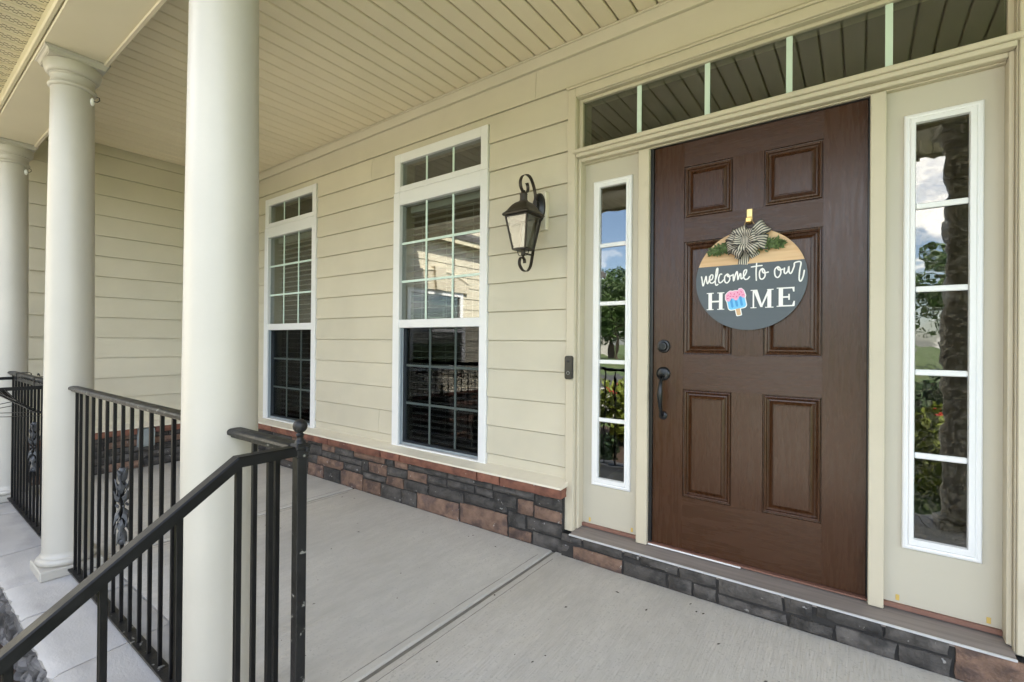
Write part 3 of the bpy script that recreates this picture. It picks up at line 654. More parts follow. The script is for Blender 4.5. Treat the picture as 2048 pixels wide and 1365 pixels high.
# sidelights
def sidelight(px0, px1, fx0, fx1, gx0, gx1, label, gm='glass_s'):
    s = empty('sidelight', ((px0+px1)/2, .05, .15), house, label)
    p = MB(); y0, y1 = .05, .09
    p.box(px0, gx0-.012, y0, y1, .175, 2.256).box(gx1+.012, px1, y0, y1, .175, 2.256).box(gx0-.012, gx1+.012, y0, y1, 2.112, 2.256).box(gx0-.012, gx1+.012, y0, y1, .175, .44)
    obj('panel', p, 'panel', s)
    f = MB(); fz0, fz1, gz0, gz1 = .404, 2.145, .452, 2.103
    loops = [(0, .0495), (0, .041), (.004, .036), (.012, .034), (.018, .036), (.022, .031), (.030, .030), (1, .045)]
    vs = []; fs = []
    for ins, y in loops:
        k = ins if ins < 1 else None
        a0, a1, b0, b1 = (fx0+ins, fx1-ins, fz0+ins, fz1-ins) if k is not None else (gx0, gx1, gz0, gz1)
        if ins == .030: a0, a1, b0, b1 = gx0-.003, gx1+.003, gz0-.003, gz1+.003
        vs += [(a0, y, b0), (a1, y, b0), (a1, y, b1), (a0, y, b1)]
    for j in range(len(loops)-1):
        for i in range(4): fs.append((4*j+i, 4*j+(i+1) % 4, 4*j+4+(i+1) % 4, 4*j+4+i))
    obj('glass_frame', f.add(vs, fs), 'white_trim', s)
    obj('pane', MB().box(gx0-.01, gx1+.01, .046, .05, gz0-.01, gz1+.01), gm, s)
    for q in range(1, 5):
        z = gz0+(gz1-gz0)*q/5; obj('muntin', MB().bbox(gx0, gx1, .037, .0455, z-.0115, z+.0115, .003), 'white_trim', s)
    obj('sill_strip', MB().bbox(px0, px1, .036, .08, .1555, .1745, .002), 'sill_red', s)
    for xx in (px0+.045, px1-.035): obj('corner_pad', MB().bbox(xx-.006, xx+.006, .0475, .0499, .185, .208, .001), 'tape', s)
sidelight(-1.2995, -.9645, -1.242, -1.009, -1.198, -1.042, 'narrow left sidelight with five clear panes and white frame')
sidelight(.0835, .4275, .140, .373, .178, .331, 'narrow right sidelight with five rippled panes and white frame', 'glass_r')
# sill
sl = obj('door_sill', MB().add([(-1.318, -.072, .135), (.4435, -.072, .135), (.4435, .09, .154), (-1.318, .09, .154), (-1.318, -.072, .118), (.4435, -.072, .118), (.4435, .09, .118), (-1.318, .09, .118)],
     [(0, 1, 2, 3), (4, 7, 6, 5), (0, 4, 5, 1), (1, 5, 6, 2), (2, 6, 7, 3), (3, 7, 4, 0)]), 'sill', house)
obj('sill_nosing', MB().bbox(-1.32, .4445, -.082, -.0722, .1285, .1372, .002), 'alu', sl)
obj('threshold_cap', MB().bbox(-.904, .030, .03, .085, .1555, .163, .002), 'sill_red', sl)
obj('threshold_strip', MB().bbox(-.90, -.45, .024, .0295, .153, .160, .001), 'white_trim', sl)
# door
dr = obj('front_door', MB().box(-.886, .024, .070, .092, .168, 2.252), 'door_v', house, label='dark brown six-panel front door')
obj('weatherstrip', MB().bbox(-.9045, -.8875, .036, .09, .166, 2.2555, .001).bbox(-.8875, .0305, .036, .09, 2.2525, 2.2557, .0008).bbox(.0255, .0305, .036, .09, .166, 2.2525, .0008), 'black', dr)
DY = .05
CX = [(-.886, -.7315), (-.4995, -.3655), (-.1315, .024)]
for a, b in (CX[0], CX[2]): obj('stile', MB().box(a, b, DY, .0695, .168, 2.252), 'door_v', dr)
RZ = [(.168, .432), (.985, 1.164), (1.74, 1.863), (2.127, 2.252)]
for a, b in RZ: obj('rail', MB().box(-.7312, -.1318, DY+.0002, .0695, a, b), 'door_h', dr)
PZ = [(.432, .985), (1.164, 1.74), (1.863, 2.127)]
for a, b in PZ: obj('mid_stile', MB().box(-.4995, -.3655, DY+.0001, .0695, a+.0003, b-.0003), 'door_v', dr)
LP = [(0, 0), (.0015, .0085), (.0050, .0090), (.0075, .0020), (.0115, .0008), (.0155, .0030), (.0185, .0120), (.0235, .0150), (.0290, .0140), (.0385, .0065), (.0425, .0035), (.0435, .0060), (.0465, .0060), (.0478, .0022)]
for a, b in PZ:
    for x0, x1 in ((-.7315, -.4995), (-.3655, -.1315)):
        m = MB(); vs = []; fs = []
        for ins, d in LP: vs += [(x0+ins, DY+d, a+ins), (x1-ins, DY+d, a+ins), (x1-ins, DY+d, b-ins), (x0+ins, DY+d, b-ins)]
        n = len(LP)
        for j in range(n-1):
            for i in range(4): fs.append((4*j+i, 4*j+(i+1) % 4, 4*j+4+(i+1) % 4, 4*j+4+i))
        fs.append((4*n-4, 4*n-3, 4*n-2, 4*n-1))
        me = m.add(vs, fs); o = obj('door_panel', me, 'door_v', dr)
        o.data.update()
# hardware
db = MB().lathe([(.0, .0001), (.034, 0), (.034, .006), (.031, .010), (.024, .0115), (.022, .022), (.0205, .026), (.016, .027), (.0155, .0245), (0.0001, .0245)], (-.831, DY, 1.204), 36, 'y', False)
db.box(-.8325, -.8295, DY-.0262, DY-.024, 1.196, 1.210)
obj('deadbolt', db, 'hardware', dr, True)
hs = MB()
hs.lathe([(.0, .0001), (.036, 0), (.036, .006), (.032, .011), (.022, .014), (.0001, .0145)], (-.832, DY, 1.060), 36, 'y', False)
hs.lathe([(.0, .0001), (.022, 0), (.022, .005), (.018, .009), (.0001, .011)], (-.832, DY, .840), 28, 'y', False)
hs.tube([(-.832, DY-.010, 1.040), (-.832, DY-.028, 1.034), (-.832, DY-.044, 1.018), (-.832, DY-.052, .99), (-.832, DY-.056, .95), (-.832, DY-.052, .905), (-.832, DY-.040, .87), (-.832, DY-.020, .85), (-.832, DY-.006, .842)],
        [.009, .0085, .008, .0105, .0135, .0105, .0085, .0075, .009], 14)
hs.tube([(-.832, DY-.012, 1.048), (-.832, DY-.035, 1.050), (-.832, DY-.05, 1.058)], [.006, .006, .005], 8, flat=(1.0, 2.0, (0, 0, 1)))
obj('handle', hs, 'hardware', dr, True)

# ================================================================== THINGS
# ------------------------------------------------------------------ columns
def cove(h0, h1, z0, z1, n=5):   # square moulding with a cove, loops
    return [(h0, z0), (h0+.004, z0+.004)]+[(h0+.004+(h1-h0-.004)*(1-math.cos(i/n*PI/2)), z0+.004+(z1-z0-.010)*math.sin(i/n*PI/2)) for i in range(1, n+1)]+[(h1, z1)]
CY = -1.80
def column(x, label):
    c = empty('porch_column', (x, CY, 0), None, label, 'column', 'porch columns')
    sh = [(.1035, .088), (.1005, .10)]
    for i in range(25):
        t = i/24; sh.append((.1-.0125*max(0, (t-.28)/.72)**1.5, .115+t*2.415))
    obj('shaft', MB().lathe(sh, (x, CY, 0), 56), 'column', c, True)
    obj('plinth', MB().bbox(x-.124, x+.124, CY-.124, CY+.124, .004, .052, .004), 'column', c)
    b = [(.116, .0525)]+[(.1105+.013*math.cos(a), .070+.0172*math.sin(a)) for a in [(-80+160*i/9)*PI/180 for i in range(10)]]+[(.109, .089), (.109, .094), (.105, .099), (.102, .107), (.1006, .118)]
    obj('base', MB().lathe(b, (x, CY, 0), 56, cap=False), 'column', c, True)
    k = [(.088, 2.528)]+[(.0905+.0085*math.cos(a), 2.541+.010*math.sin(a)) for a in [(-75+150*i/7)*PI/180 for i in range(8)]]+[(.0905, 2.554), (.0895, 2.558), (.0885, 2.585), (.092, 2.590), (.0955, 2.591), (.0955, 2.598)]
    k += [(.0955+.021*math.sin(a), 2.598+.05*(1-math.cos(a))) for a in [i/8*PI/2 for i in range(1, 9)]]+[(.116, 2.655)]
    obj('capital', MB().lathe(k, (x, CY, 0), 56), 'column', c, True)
    m = MB(); vs = []; fs = []; lp = [(.109, 2.6555), (.110, 2.660)]+[(.112+.014*(1-math.cos(i/5*PI/2)), 2.660+.020*math.sin(i/5*PI/2)) for i in range(6)]+[(.128, 2.682), (.128, 2.6892)]
    for h_, z in lp: vs += [(x-h_, CY-h_, z), (x+h_, CY-h_, z), (x+h_, CY+h_, z), (x-h_, CY+h_, z)]
    for j in range(len(lp)-1):
        for i in range(4): fs.append((4*j+i, 4*j+(i+1) % 4, 4*j+4+(i+1) % 4, 4*j+4+i))
    n = len(lp); fs += [(3, 2, 1, 0), (4*n-4, 4*n-3, 4*n-2, 4*n-1)]
    obj('abacus', m.add(vs, fs), 'column', c)
    return c
COLS = [(-1.554, 'thick round cream column nearest the ball-topped newel post'), (-3.384, 'round cream column between the two balustrade sections'),
        (-5.20, 'round cream column at the far left against the end wall'), (.55, 'round cream column at the right side of the porch steps')]
for x, l in COLS: column(x, l)
for x in (-3.384, -5.20):
    hk = empty('cup_hook', (x+.062, CY+.064, 2.50), None, 'small hook with white cup under the capital of the '+('middle' if x > -4 else 'far left')+' column', 'hook', 'hooks on the columns')
    o = MB().lathe([(.0001, 0), (.010, .0005), (.012, .006), (.007, .012), (.0001, .013)], (0, 0, 0), 14, 'x', False)
    o.v = [(p[0]*.72-p[1]*.69+x+.064, p[0]*.69+p[1]*.72+CY+.062, p[2]*1.9+2.485) for p in o.v]
    obj('cup', o, 'paint_w', hk, True)
    obj('hook_wire', MB().tube([(x+.070, CY+.068, 2.488), (x+.085, CY+.083, 2.486), (x+.095, CY+.09, 2.494), (x+.094, CY+.088, 2.508), (x+.084, CY+.08, 2.512)], .0022, 6), 'iron', hk, True)

# ------------------------------------------------------------------ railings
BS = .0125
bal = MB().bbox(-BS/2, BS/2, -BS/2, BS/2, 0, 1, .0012).mesh('baluster')
def baluster(parent, x, y, z0, z1):
    key = round(z1-z0, 3)
    me = BALS.get(key)
    if me is None:
        me = MB().bbox(-BS/2, BS/2, -BS/2, BS/2, 0, z1-z0, .0012).mesh('baluster'); BALS[key] = me
    return link('baluster', me, 'iron', parent, (x, y, z0))
BALS = {}
def rail_profile(x0, x1, y, z):      # moulded cap rail along x
    m = MB(); p = [(-.0225, z-.012), (-.0235, z-.004), (-.021, z+.002), (-.014, z+.0052), (0, z+.006), (.014, z+.0052), (.021, z+.002), (.0235, z-.004), (.0225, z-.012), (.013, z-.012), (.013, z-.020), (-.013, z-.020), (-.013, z-.012)]
    n = len(p); m.add([(x0, y+a, b) for a, b in p]+[(x1, y+a, b) for a, b in p], [tuple(range(n)), tuple(range(n, 2*n))[::-1]]+[(i, n+i, n+(i+1) % n, (i+1) % n) for i in range(n)])
    return m
def casting(parent, x, y, z0, z1, seed):
    """cast-iron leaf ornament wrapped round a baluster"""
    m = MB(); rr = random.Random(seed); L = z1-z0
    for q in (.03, .97): 
        z = z0+L*q; m.lathe([(.004, -.016), (.011, -.012), (.015, -.004), (.015, .004), (.011, .012), (.004, .016)], (x, y, z), 14)
    for q in (.14, .86): m.lathe([(.008, -.006), (.014, 0), (.008, .006)], (x, y, z0+L*q), 12)
    for lv, r in ((.10, .8), (.24, 1.0), (.38, 1.25), (.62, 1.25), (.76, 1.0), (.90, .8)):
        for k in range(4):
            a = k*PI/2+(PI/4 if int(lv*100) in (24, 76) else 0)+.3; ca, sa = math.cos(a), math.sin(a); dz = 1 if lv > .5 else -1
            zc = z0+L*lv
            def pt_(rad, side, dzz): return (x+ca*rad-sa*side, y+sa*rad+ca*side, zc+dz*dzz)
            fr_ = [pt_(.007, 0, -.030), pt_(.017*r, .008, -.012), pt_(.015*r, .013, .004), pt_(.021*r, .007, .012), pt_(.027*r, 0, .034), pt_(.021*r, -.007, .012), pt_(.015*r, -.013, .004), pt_(.017*r, -.008, -.012), pt_(.023*r, 0, .0)]
            bk_ = [(p[0]-ca*.003, p[1]-sa*.003, p[2]) for p in fr_]
            fs_ = [(i_, (i_+1) % 8, 8) for i_ in range(8)]
            m.add(fr_+bk_, fs_+[(b_+9, a_+9, 17) for a_, b_, _ in fs_]+[(i_, i_+9, (i_+1) % 8+9, (i_+1) % 8) for i_ in range(8)])
    for k in range(6):
        a = k*PI/3; m.lathe([(.0005, -.006), (.005, -.003), (.005, .003), (.0005, .006)], (x+.019*math.cos(a), y+.019*math.sin(a), z0+L*.51), 8)
    # scroll at the top
    m.tube([(x+.0, y-.012, z1-.02), (x+.014, y-.018, z1-.006), (x+.022, y-.014, z1-.02), (x+.016, y-.012, z1-.032), (x+.008, y-.012, z1-.026)], .0045, 6)
    return obj('ornament', m, 'casting', parent, True)
def lug(parent, x, y, z, s):
    m = MB().bbox(x-.0035, x+.0035, y-.016, y+.016, z-.034, z, .002)
    o = obj('mounting_lug', m, 'iron', parent)
    obj('bolt', MB().lathe([(.0065, .0), (.0065, .004), (.0001, .0055)], (x+(.0035 if s > 0 else -.0095), y, z-.016), 6, 'x'), 'grey_metal', o)
def railing(x0, x1, xs, label, orn):
    r = empty('iron_railing', ((x0+x1)/2, CY, 0), None, label, 'railing', 'black iron railings between columns')
    obj('top_rail', rail_profile(x0, x1, CY, .966), 'iron_worn', r)
    obj('bottom_rail', MB().bbox(x0, x1, CY-.022, CY+.022, .028, .037, .001), 'iron_worn', r)
    for x in xs: baluster(r, x, CY, .0372, .9458)
    for x, s in ((x0+.006, 1), (x1-.006, -1)):
        lug(r, x, CY, .9455, s)
        obj('foot_lug', MB().bbox(x-.012, x+.012, CY-.03, CY+.012, .037, .062, .004).lathe([(.007, 0), (.007, .008)], (x, CY-.02, .062), 6), 'iron_worn', r)
    for x in orn: casting(r, x, CY, .365, .675, int(abs(x)*100))
    return r
railing(-3.305, -1.63, [-3.225, -3.148]+[-3.037+.1113*i for i in range(13)], 'black iron railing section between middle and near columns, one baluster with leaf ornament', [-2.4805])
railing(-5.115, -3.46, [-5.045+.1113*i for i in range(15)], 'black iron railing section at the far left carrying a wire basket', [-4.268])

# stair railing with newel
sr = empty('stair_railing', (-1.11, CY, 0), None, 'black iron stair railing with ball-topped newel and sloping handrail', 'railing')
obj('top_rail', rail_profile(-1.478, -1.125, CY, .958), 'iron_worn', sr)
lug(sr, -1.468, CY-.004, .9375, 1)
NX = -1.11
nw = obj('newel_post', MB().bbox(NX-.0127, NX+.0127, CY-.0127, CY+.0127, .004, .935, .0015), 'iron_worn', sr)
obj('newel_cap', MB().bbox(NX-.0165, NX+.0165, CY-.0165, CY+.0165, .930, .9655, .003).bbox(NX-.019, NX+.019, CY-.019, CY+.019, .950, .962, .003).bbox(NX+.017, NX+.027, CY+.002, CY+.012, .945, .958, .002), 'iron_worn', nw)
bl = [(.0135, .9655), (.0125, .970), (.009, .973), (.0075, .978), (.0085, .983), (.0105, .985), (.0085, .988), (.0065, .990)]
bl += [(.0172*math.cos(a), 1.0065+.0172*math.sin(a)) for a in [(-68+158*i/12)*PI/180 for i in range(13)]]
bl[-1] = (.0002, 1.0237)
obj('ball_finial', MB().lathe(bl, (NX, CY, 0), 28), 'iron_worn', nw, True)
for x in (-1.341, -1.22): baluster(sr, x, CY, .0372, .9378)
obj('bottom_rail', MB().bbox(-1.475, -1.1235, CY-.022, CY+.022, .028, .037, .001), 'iron_worn', sr)
# sloping handrail, x = NX
SL = -.705
def hz(y): return .948 if y > -1.945 else .948-(-1.945-y)*(-SL)
path = [(-1.813, .948), (-1.945, .948), (-3.02, hz(-3.02)), (-3.10, hz(-3.02)-.005)]
m = MB(); hw, ht = .0155, .0115; vs = []; fs = []
for i, (y, z) in enumerate(path):
    t0 = Vector((path[i][0]-path[max(i-1, 0)][0], path[i][1]-path[max(i-1, 0)][1])); t1 = Vector((path[min(i+1, 3)][0]-path[i][0], path[min(i+1, 3)][1]-path[i][1]))
    t = ((t0.normalized() if t0.length else Vector((0, 0)))+(t1.normalized() if t1.length else Vector((0, 0)))).normalized()
    nrm = Vector((t.y, -t.x)) ; nrm = nrm if nrm.y > 0 else -nrm
    kf = 1/max(.8, abs(t.dot((t1 if t1.length else t0).normalized())))
    for sx_, sn in ((-hw, -ht), (hw, -ht), (hw, ht*.75), (hw-.003, ht), (-hw+.003, ht), (-hw, ht*.75)):
        vs.append((NX+sx_, y+nrm.x*sn*kf, z+nrm.y*sn*kf))
for i in range(3):
    for j in range(6): a, b = i*6+j, i*6+(j+1) % 6; fs.append((a, b, b+6, a+6))
fs += [tuple(range(6)), tuple(range(18, 24))[::-1]]
obj('handrail', m.add(vs, fs), 'iron', sr)
def tread(y):
    k = int((-2.02-y)/.30)
    return .0 if y > -2.03 else -.14-.14*min(k, 2)
ys = [-1.873, -1.943, -2.056, -2.175, -2.294]+[-2.413-.119*i for i in range(5)]
for y in ys: baluster(sr, NX, y, max(hz(y)-.86, tread(y)+.012), hz(y)-.014)
vv = [(y, hz(y)-.85) for y in (-1.86, -1.945, -3.02)]
obj('lower_rail', MB().tube([(NX, y, z) for y, z in vv], .01, 4, flat=(.55, 1.3, (0, .3, 1))), 'iron', sr)
obj('end_newel', MB().bbox(NX-.0127, NX+.0127, -3.045, -3.02, GZ, hz(-3.02)-.012, .0015), 'iron', sr)

# ------------------------------------------------------------------ wire planter on the far railing
pl = empty('wire_planter', (-4.35, -1.96, .70), None, 'black flat-iron and wire hayrack basket hung on the far left railing', 'planter')
px0, px1 = -4.70, -3.70; yb_, yf_, zt_ = -1.838, -2.03, .942
def bar(a, b, w_=.016, t_=.003, ref=(0, 0, 1)): return MB().tube([a, b], 1, 4, flat=(w_/2, t_/2, ref))
obj('rim', MB().tube([(px0, yb_, zt_), (px0, yf_, zt_), (px1, yf_, zt_), (px1, yb_, zt_)], 1, 4, flat=(.010, .002, (0, 0, 1))), 'iron', pl)
obj('back_bar', MB().bbox(px0, px1, yb_-.003, yb_, zt_-.012, zt_+.012, .001), 'iron', pl)
def arcp(t): return (yf_+.03+(yb_-yf_-.03)*t, zt_-.15*(1-(1-t)**1.7))
def rib(x, s=1):
    return [(x, *arcp(i/9)) for i in range(10)]
for x in (px0+.002, px1-.002, px0+.33, px0+.66): obj('strap', MB().tube(rib(x), 1, 4, flat=(.002, .013, (0, 1, .2))), 'iron', pl)
for i in range(12):
    x = px0+(px1-px0)*(i+.7)/12.4; obj('wire_rib', MB().tube(rib(x), .0024, 6), 'iron', pl, True)
for t in (.28, .52, .74, .92):
    y, z = arcp(t)
    obj('long_wire', MB().tube([(px0, y, z-.003), (px1, y, z-.003)], .0022, 6), 'iron', pl, True)
for t in (.6, .8):
    y, z = arcp(t)
    obj('end_wire', MB().tube(smooth([(px0+.3*t, yb_, z-.02), (px0+.4, yf_+.02, z-.035), (px1-.3, yf_+.01, z-.035), (px1, yb_, z-.02)]), .0022, 6), 'iron', pl, True)
for x in (-4.6, -4.02):
    obj('rail_hook', MB().tube([(x, yb_-.004, .93), (x, yb_-.004, .978), (x, CY-.012, .983), (x, CY+.018, .983), (x, CY+.03, .975), (x, CY+.03, .95)], 1, 4, flat=(.002, .010, (0, 1, .3))), 'iron', pl)
obj('rail_scroll', MB().tube([(-4.1+.03*math.cos(a)*(1-a/16), CY-.01, .985+.014*abs(math.sin(a))) for a in [i*.6 for i in range(14)]], .003, 6), 'iron', pl, True)

# ------------------------------------------------------------------ wall lantern
LX, LY = -1.56, -.21
lm = empty('wall_lantern', (LX, 0, 1.62), None, 'bronze coach lantern with curled scrolls on the siding beside the door', 'lantern')
obj('mounting_block', MB().bbox(-1.606, -1.513, -.044, -.008, 1.895, 2.125, .004), 'block', lm)
bp_ = MB().lathe([(.0001, 0), (.045, 0), (.043, .012), (.030, .022), (.018, .026), (.018, .05), (.0001, .05)], (LX+.0, -.0445, 2.03), 24, 'y', False)
bp_.v = [(x, y, 2.03+(z-2.03)*2.0) for x, y, z in bp_.v]
obj('back_plate', bp_, 'black', lm, True)
def strap(pts, wd=.011, th=.0016): return MB().tube(pts, 1, 4, flat=(th, wd, (0, 1, .001)))
def ribbon_x(pts, wd, th):          # strap whose width runs along x, path in the y-z plane
    m = MB(); vs = []; fs = []; k = len(pts)
    for i, (y, z) in enumerate(pts):
        a = Vector(pts[max(i-1, 0)]); b = Vector(pts[min(i+1, k-1)]); t = (b-a).normalized(); n_ = Vector((-t.y, t.x))*th
        vs += [(LX-wd, y+n_.x, z+n_.y), (LX+wd, y+n_.x, z+n_.y), (LX+wd, y-n_.x, z-n_.y), (LX-wd, y-n_.x, z-n_.y)]
    for i in range(k-1):
        for j in range(4): a, b = 4*i+j, 4*i+(j+1) % 4; fs.append((a, b, b+4, a+4))
    return m.add(vs, fs+[(0, 1, 2, 3), (4*k-4, 4*k-1, 4*k-2, 4*k-3)])
top = [(-.086, 2.03), (-.089, 2.06), (-.090, 2.10), (-.112, 2.15), (-.145, 2.185), (-.185, 2.19), (-.225, 2.17), (-.243, 2.135), (-.238, 2.105), (-.215, 2.083), (-.185, 2.085), (-.168, 2.105), (-.170, 2.13), (-.180, 2.143)]
obj('top_scroll', ribbon_x(smooth(top), .010, .0018), 'bronze', lm, True)
bot = [(-.075, 1.955), (-.085, 1.86), (-.105, 1.77), (-.118, 1.72), (-.135, 1.665), (-.17, 1.632), (-.215, 1.634), (-.245, 1.662), (-.240, 1.695), (-.218, 1.708), (-.198, 1.695), (-.195, 1.675)]
obj('bottom_scroll', ribbon_x(smooth(bot), .010, .0018), 'bronze', lm, True)
obj('support_arm', MB().bbox(LX-.011, LX+.011, -.079, -.071, 1.955, 2.055, .002).bbox(LX-.008, LX+.008, -.205, -.114, 1.728, 1.736, .002), 'bronze', lm)
obj('chimney', MB().lathe([(.024, 2.028), (.025, 2.033), (.022, 2.036), (.0215, 2.066), (.024, 2.07), (.020, 2.076), (.010, 2.083), (.009, 2.092), (.0002, 2.094)], (LX, LY, 0), 24), 'bronze', lm, True)
def sqloft(lp, cx, cy, sub=1):
    m = MB(); vs = []; fs = []
    for h_, z in lp: vs += [(cx-h_, cy-h_, z), (cx+h_, cy-h_, z), (cx+h_, cy+h_, z), (cx-h_, cy+h_, z)]
    for j in range(len(lp)-1):
        for i in range(4): fs.append((4*j+i, 4*j+(i+1) % 4, 4*j+4+(i+1) % 4, 4*j+4+i))
    n = len(lp); fs += [(3, 2, 1, 0), (4*n-4, 4*n-3, 4*n-2, 4*n-1)]
    return m.add(vs, fs)
rp = [(.062, 1.935), (.092, 1.943), (.094, 1.950), (.090, 1.957), (.080, 1.965), (.070, 1.978), (.062, 1.992), (.053, 2.006), (.043, 2.017), (.030, 2.026), (.021, 2.030)]
# rounded-square roof
m = MB(); vs = []; fs = []; n = 32
for h_, z in rp:
    sq = min(1, max(0, (h_-.03)/.045))
    for i in range(n):
        a = 2*PI*i/n+PI/4; ca, sa = math.cos(a), math.sin(a); p = 2+10*sq; rr_ = h_/((abs(ca)**p+abs(sa)**p)**(1/p)); vs.append((LX+ca*rr_, LY+sa*rr_, z))
for j in range(len(rp)-1):
    for i in range(n): a, b = j*n+i, j*n+(i+1) % n; fs.append((a, b, b+n, a+n))
fs += [tuple(range(n))[::-1], tuple(range((len(rp)-1)*n, len(rp)*n))]
obj('lantern_roof', m.add(vs, fs), 'bronze', lm, True)
T, B_, zt, zb_ = .073, .043, 1.936, 1.752
for sx_ in (-1, 1):
    for sy_ in (-1, 1): obj('corner_bar', MB().tube([(LX+sx_*T, LY+sy_*T, zt), (LX+sx_*B_, LY+sy_*B_, zb_)], .0058, 4), 'bronze', lm)
for a, b in ((0, 1), (1, 0)):
    for s in (-1, 1):
        if a: q = [(LX-T, LY+s*T, zt), (LX+T, LY+s*T, zt), (LX+B_, LY+s*B_, zb_), (LX-B_, LY+s*B_, zb_)]
        else: q = [(LX+s*T, LY-T, zt), (LX+s*T, LY+T, zt), (LX+s*B_, LY+B_, zb_), (LX+s*B_, LY-B_, zb_)]
        d = (0, s*.0016, 0) if a else (s*.0016, 0, 0)
        q2 = [(p[0]-d[0], p[1]-d[1], p[2]) for p in q]
        obj('lantern_pane', MB().add(q+q2, [(0, 1, 2, 3), (7, 6, 5, 4), (0, 4, 5, 1), (1, 5, 6, 2), (2, 6, 7, 3), (3, 7, 4, 0)]), 'glass_l', lm)
        e0, e1 = q[0], q[1]; obj('top_bar', MB().tube([e0, e1], .006, 4), 'bronze', lm); obj('base_bar', MB().tube([q[3], q[2]], .006, 4), 'bronze', lm)
obj('lantern_floor', sqloft([(.043, 1.7475), (.046, 1.7495), (.046, 1.753), (.04, 1.7545)], LX, LY), 'bronze', lm)
obj('bulb_holder', MB().lathe([(.016, 1.755), (.016, 1.80), (.012, 1.805), (.0115, 1.86), (.006, 1.885), (.0003, 1.90)], (LX, LY, 0), 14), 'paint_w', lm, True)
obj('finial', MB().lathe([(.013, 1.7475), (.013, 1.722), (.010, 1.716), (.006, 1.712), (.0095, 1.705), (.006, 1.698), (.0003, 1.695)], (LX, LY, 0), 16), 'bronze', lm, True)
for s in (-1, 1): obj('basket_wire', MB().tube(smooth([(LX+s*.040, LY, 1.748), (LX+s*.034, LY, 1.728), (LX+s*.024, LY, 1.718), (LX+s*.012, LY, 1.718)]), .0025, 6), 'bronze', lm, True)

# ------------------------------------------------------------------ doorbell
dbl = empty('doorbell', (-1.345, -.036, 1.008), None, 'slim black video doorbell on the left door casing', 'doorbell')
m = MB(); poly = []
for cx, cz, a0 in ((-1.345+.010, 1.130, 0), (-1.345-.010, 1.130, 90), (-1.345-.010, 1.022, 180), (-1.345+.010, 1.022, 270)):
    for i in range(7): a = math.radians(a0+90*i/6); poly.append((cx+.0125*math.cos(a), cz+.0135*math.sin(a)))
obj('housing', m.prism(poly, -.060, -.0362), 'black', dbl)
obj('camera_lens', MB().lathe([(.0001, 0), (.0085, 0), (.0085, .0015), (.0065, .0022), (.0001, .003)], (-1.345, -.0602, 1.112), 20, 'y', False), 'hardware', dbl, True)
m = MB(); n = 28
m.tube([(-1.345+.0095*math.cos(2*PI*i/n), -.0605, 1.045+.0095*math.sin(2*PI*i/n)) for i in range(n+1)], .0011, 6)
obj('button_ring', m, 'grey_metal', dbl, True)

# ------------------------------------------------------------------ outlet box on the end wall
ob = empty('outlet_box', (XE+.105, -.868, .19), None, 'grey weatherproof outlet box on the stone of the end wall', 'outlet box')
obj('box_body', MB().bbox(XE+.098, XE+.135, -.935, -.80, .20, .372, .006), 'grey_metal', ob)
obj('flip_lid', MB().add([(XE+.136, -.928, .215), (XE+.136, -.807, .215), (XE+.15, -.807, .345), (XE+.15, -.928, .345), (XE+.142, -.928, .213), (XE+.142, -.807, .213), (XE+.157, -.807, .347), (XE+.157, -.928, .347)],
    [(0, 3, 2, 1), (4, 5, 6, 7), (0, 1, 5, 4), (1, 2, 6, 5), (2, 3, 7, 6), (3, 0, 4, 7)]), 'grey_metal', ob)
obj('lid_screw', MB().lathe([(.012, 0), (.012, .004), (.0002, .005)], (XE+.155, -.85, .318), 12, 'x'), 'grey_metal', ob)

# ------------------------------------------------------------------ welcome sign on the door
SXc, SZc, SR, SY = -.426, 1.525, .239, .034
sg = empty('welcome_sign', (SXc, SY, SZc-SR), None, 'round slate and wood welcome sign with bow and popsicle hung on the door', 'sign')
def P(a, b): return (SXc+a, SZc+b)
n = 72; zs = .0755; a1 = math.asin(zs/SR)
lowp = [P(SR*math.cos(a), SR*math.sin(a)) for a in [(PI-a1)+(PI+2*a1)*i/n for i in range(n+1)]]
topp = [P(SR*math.cos(a), SR*math.sin(a)) for a in [a1+(PI-2*a1)*i/40 for i in range(41)]]
obj('painted_disc', MB().prism(lowp, SY, SY+.009), 'slate', sg, label='slate-painted lower part with white lettering')
obj('wood_top', MB().prism(topp, SY-.0003, SY+.009), 'wood', sg, label='bare pale wood top of the disc')
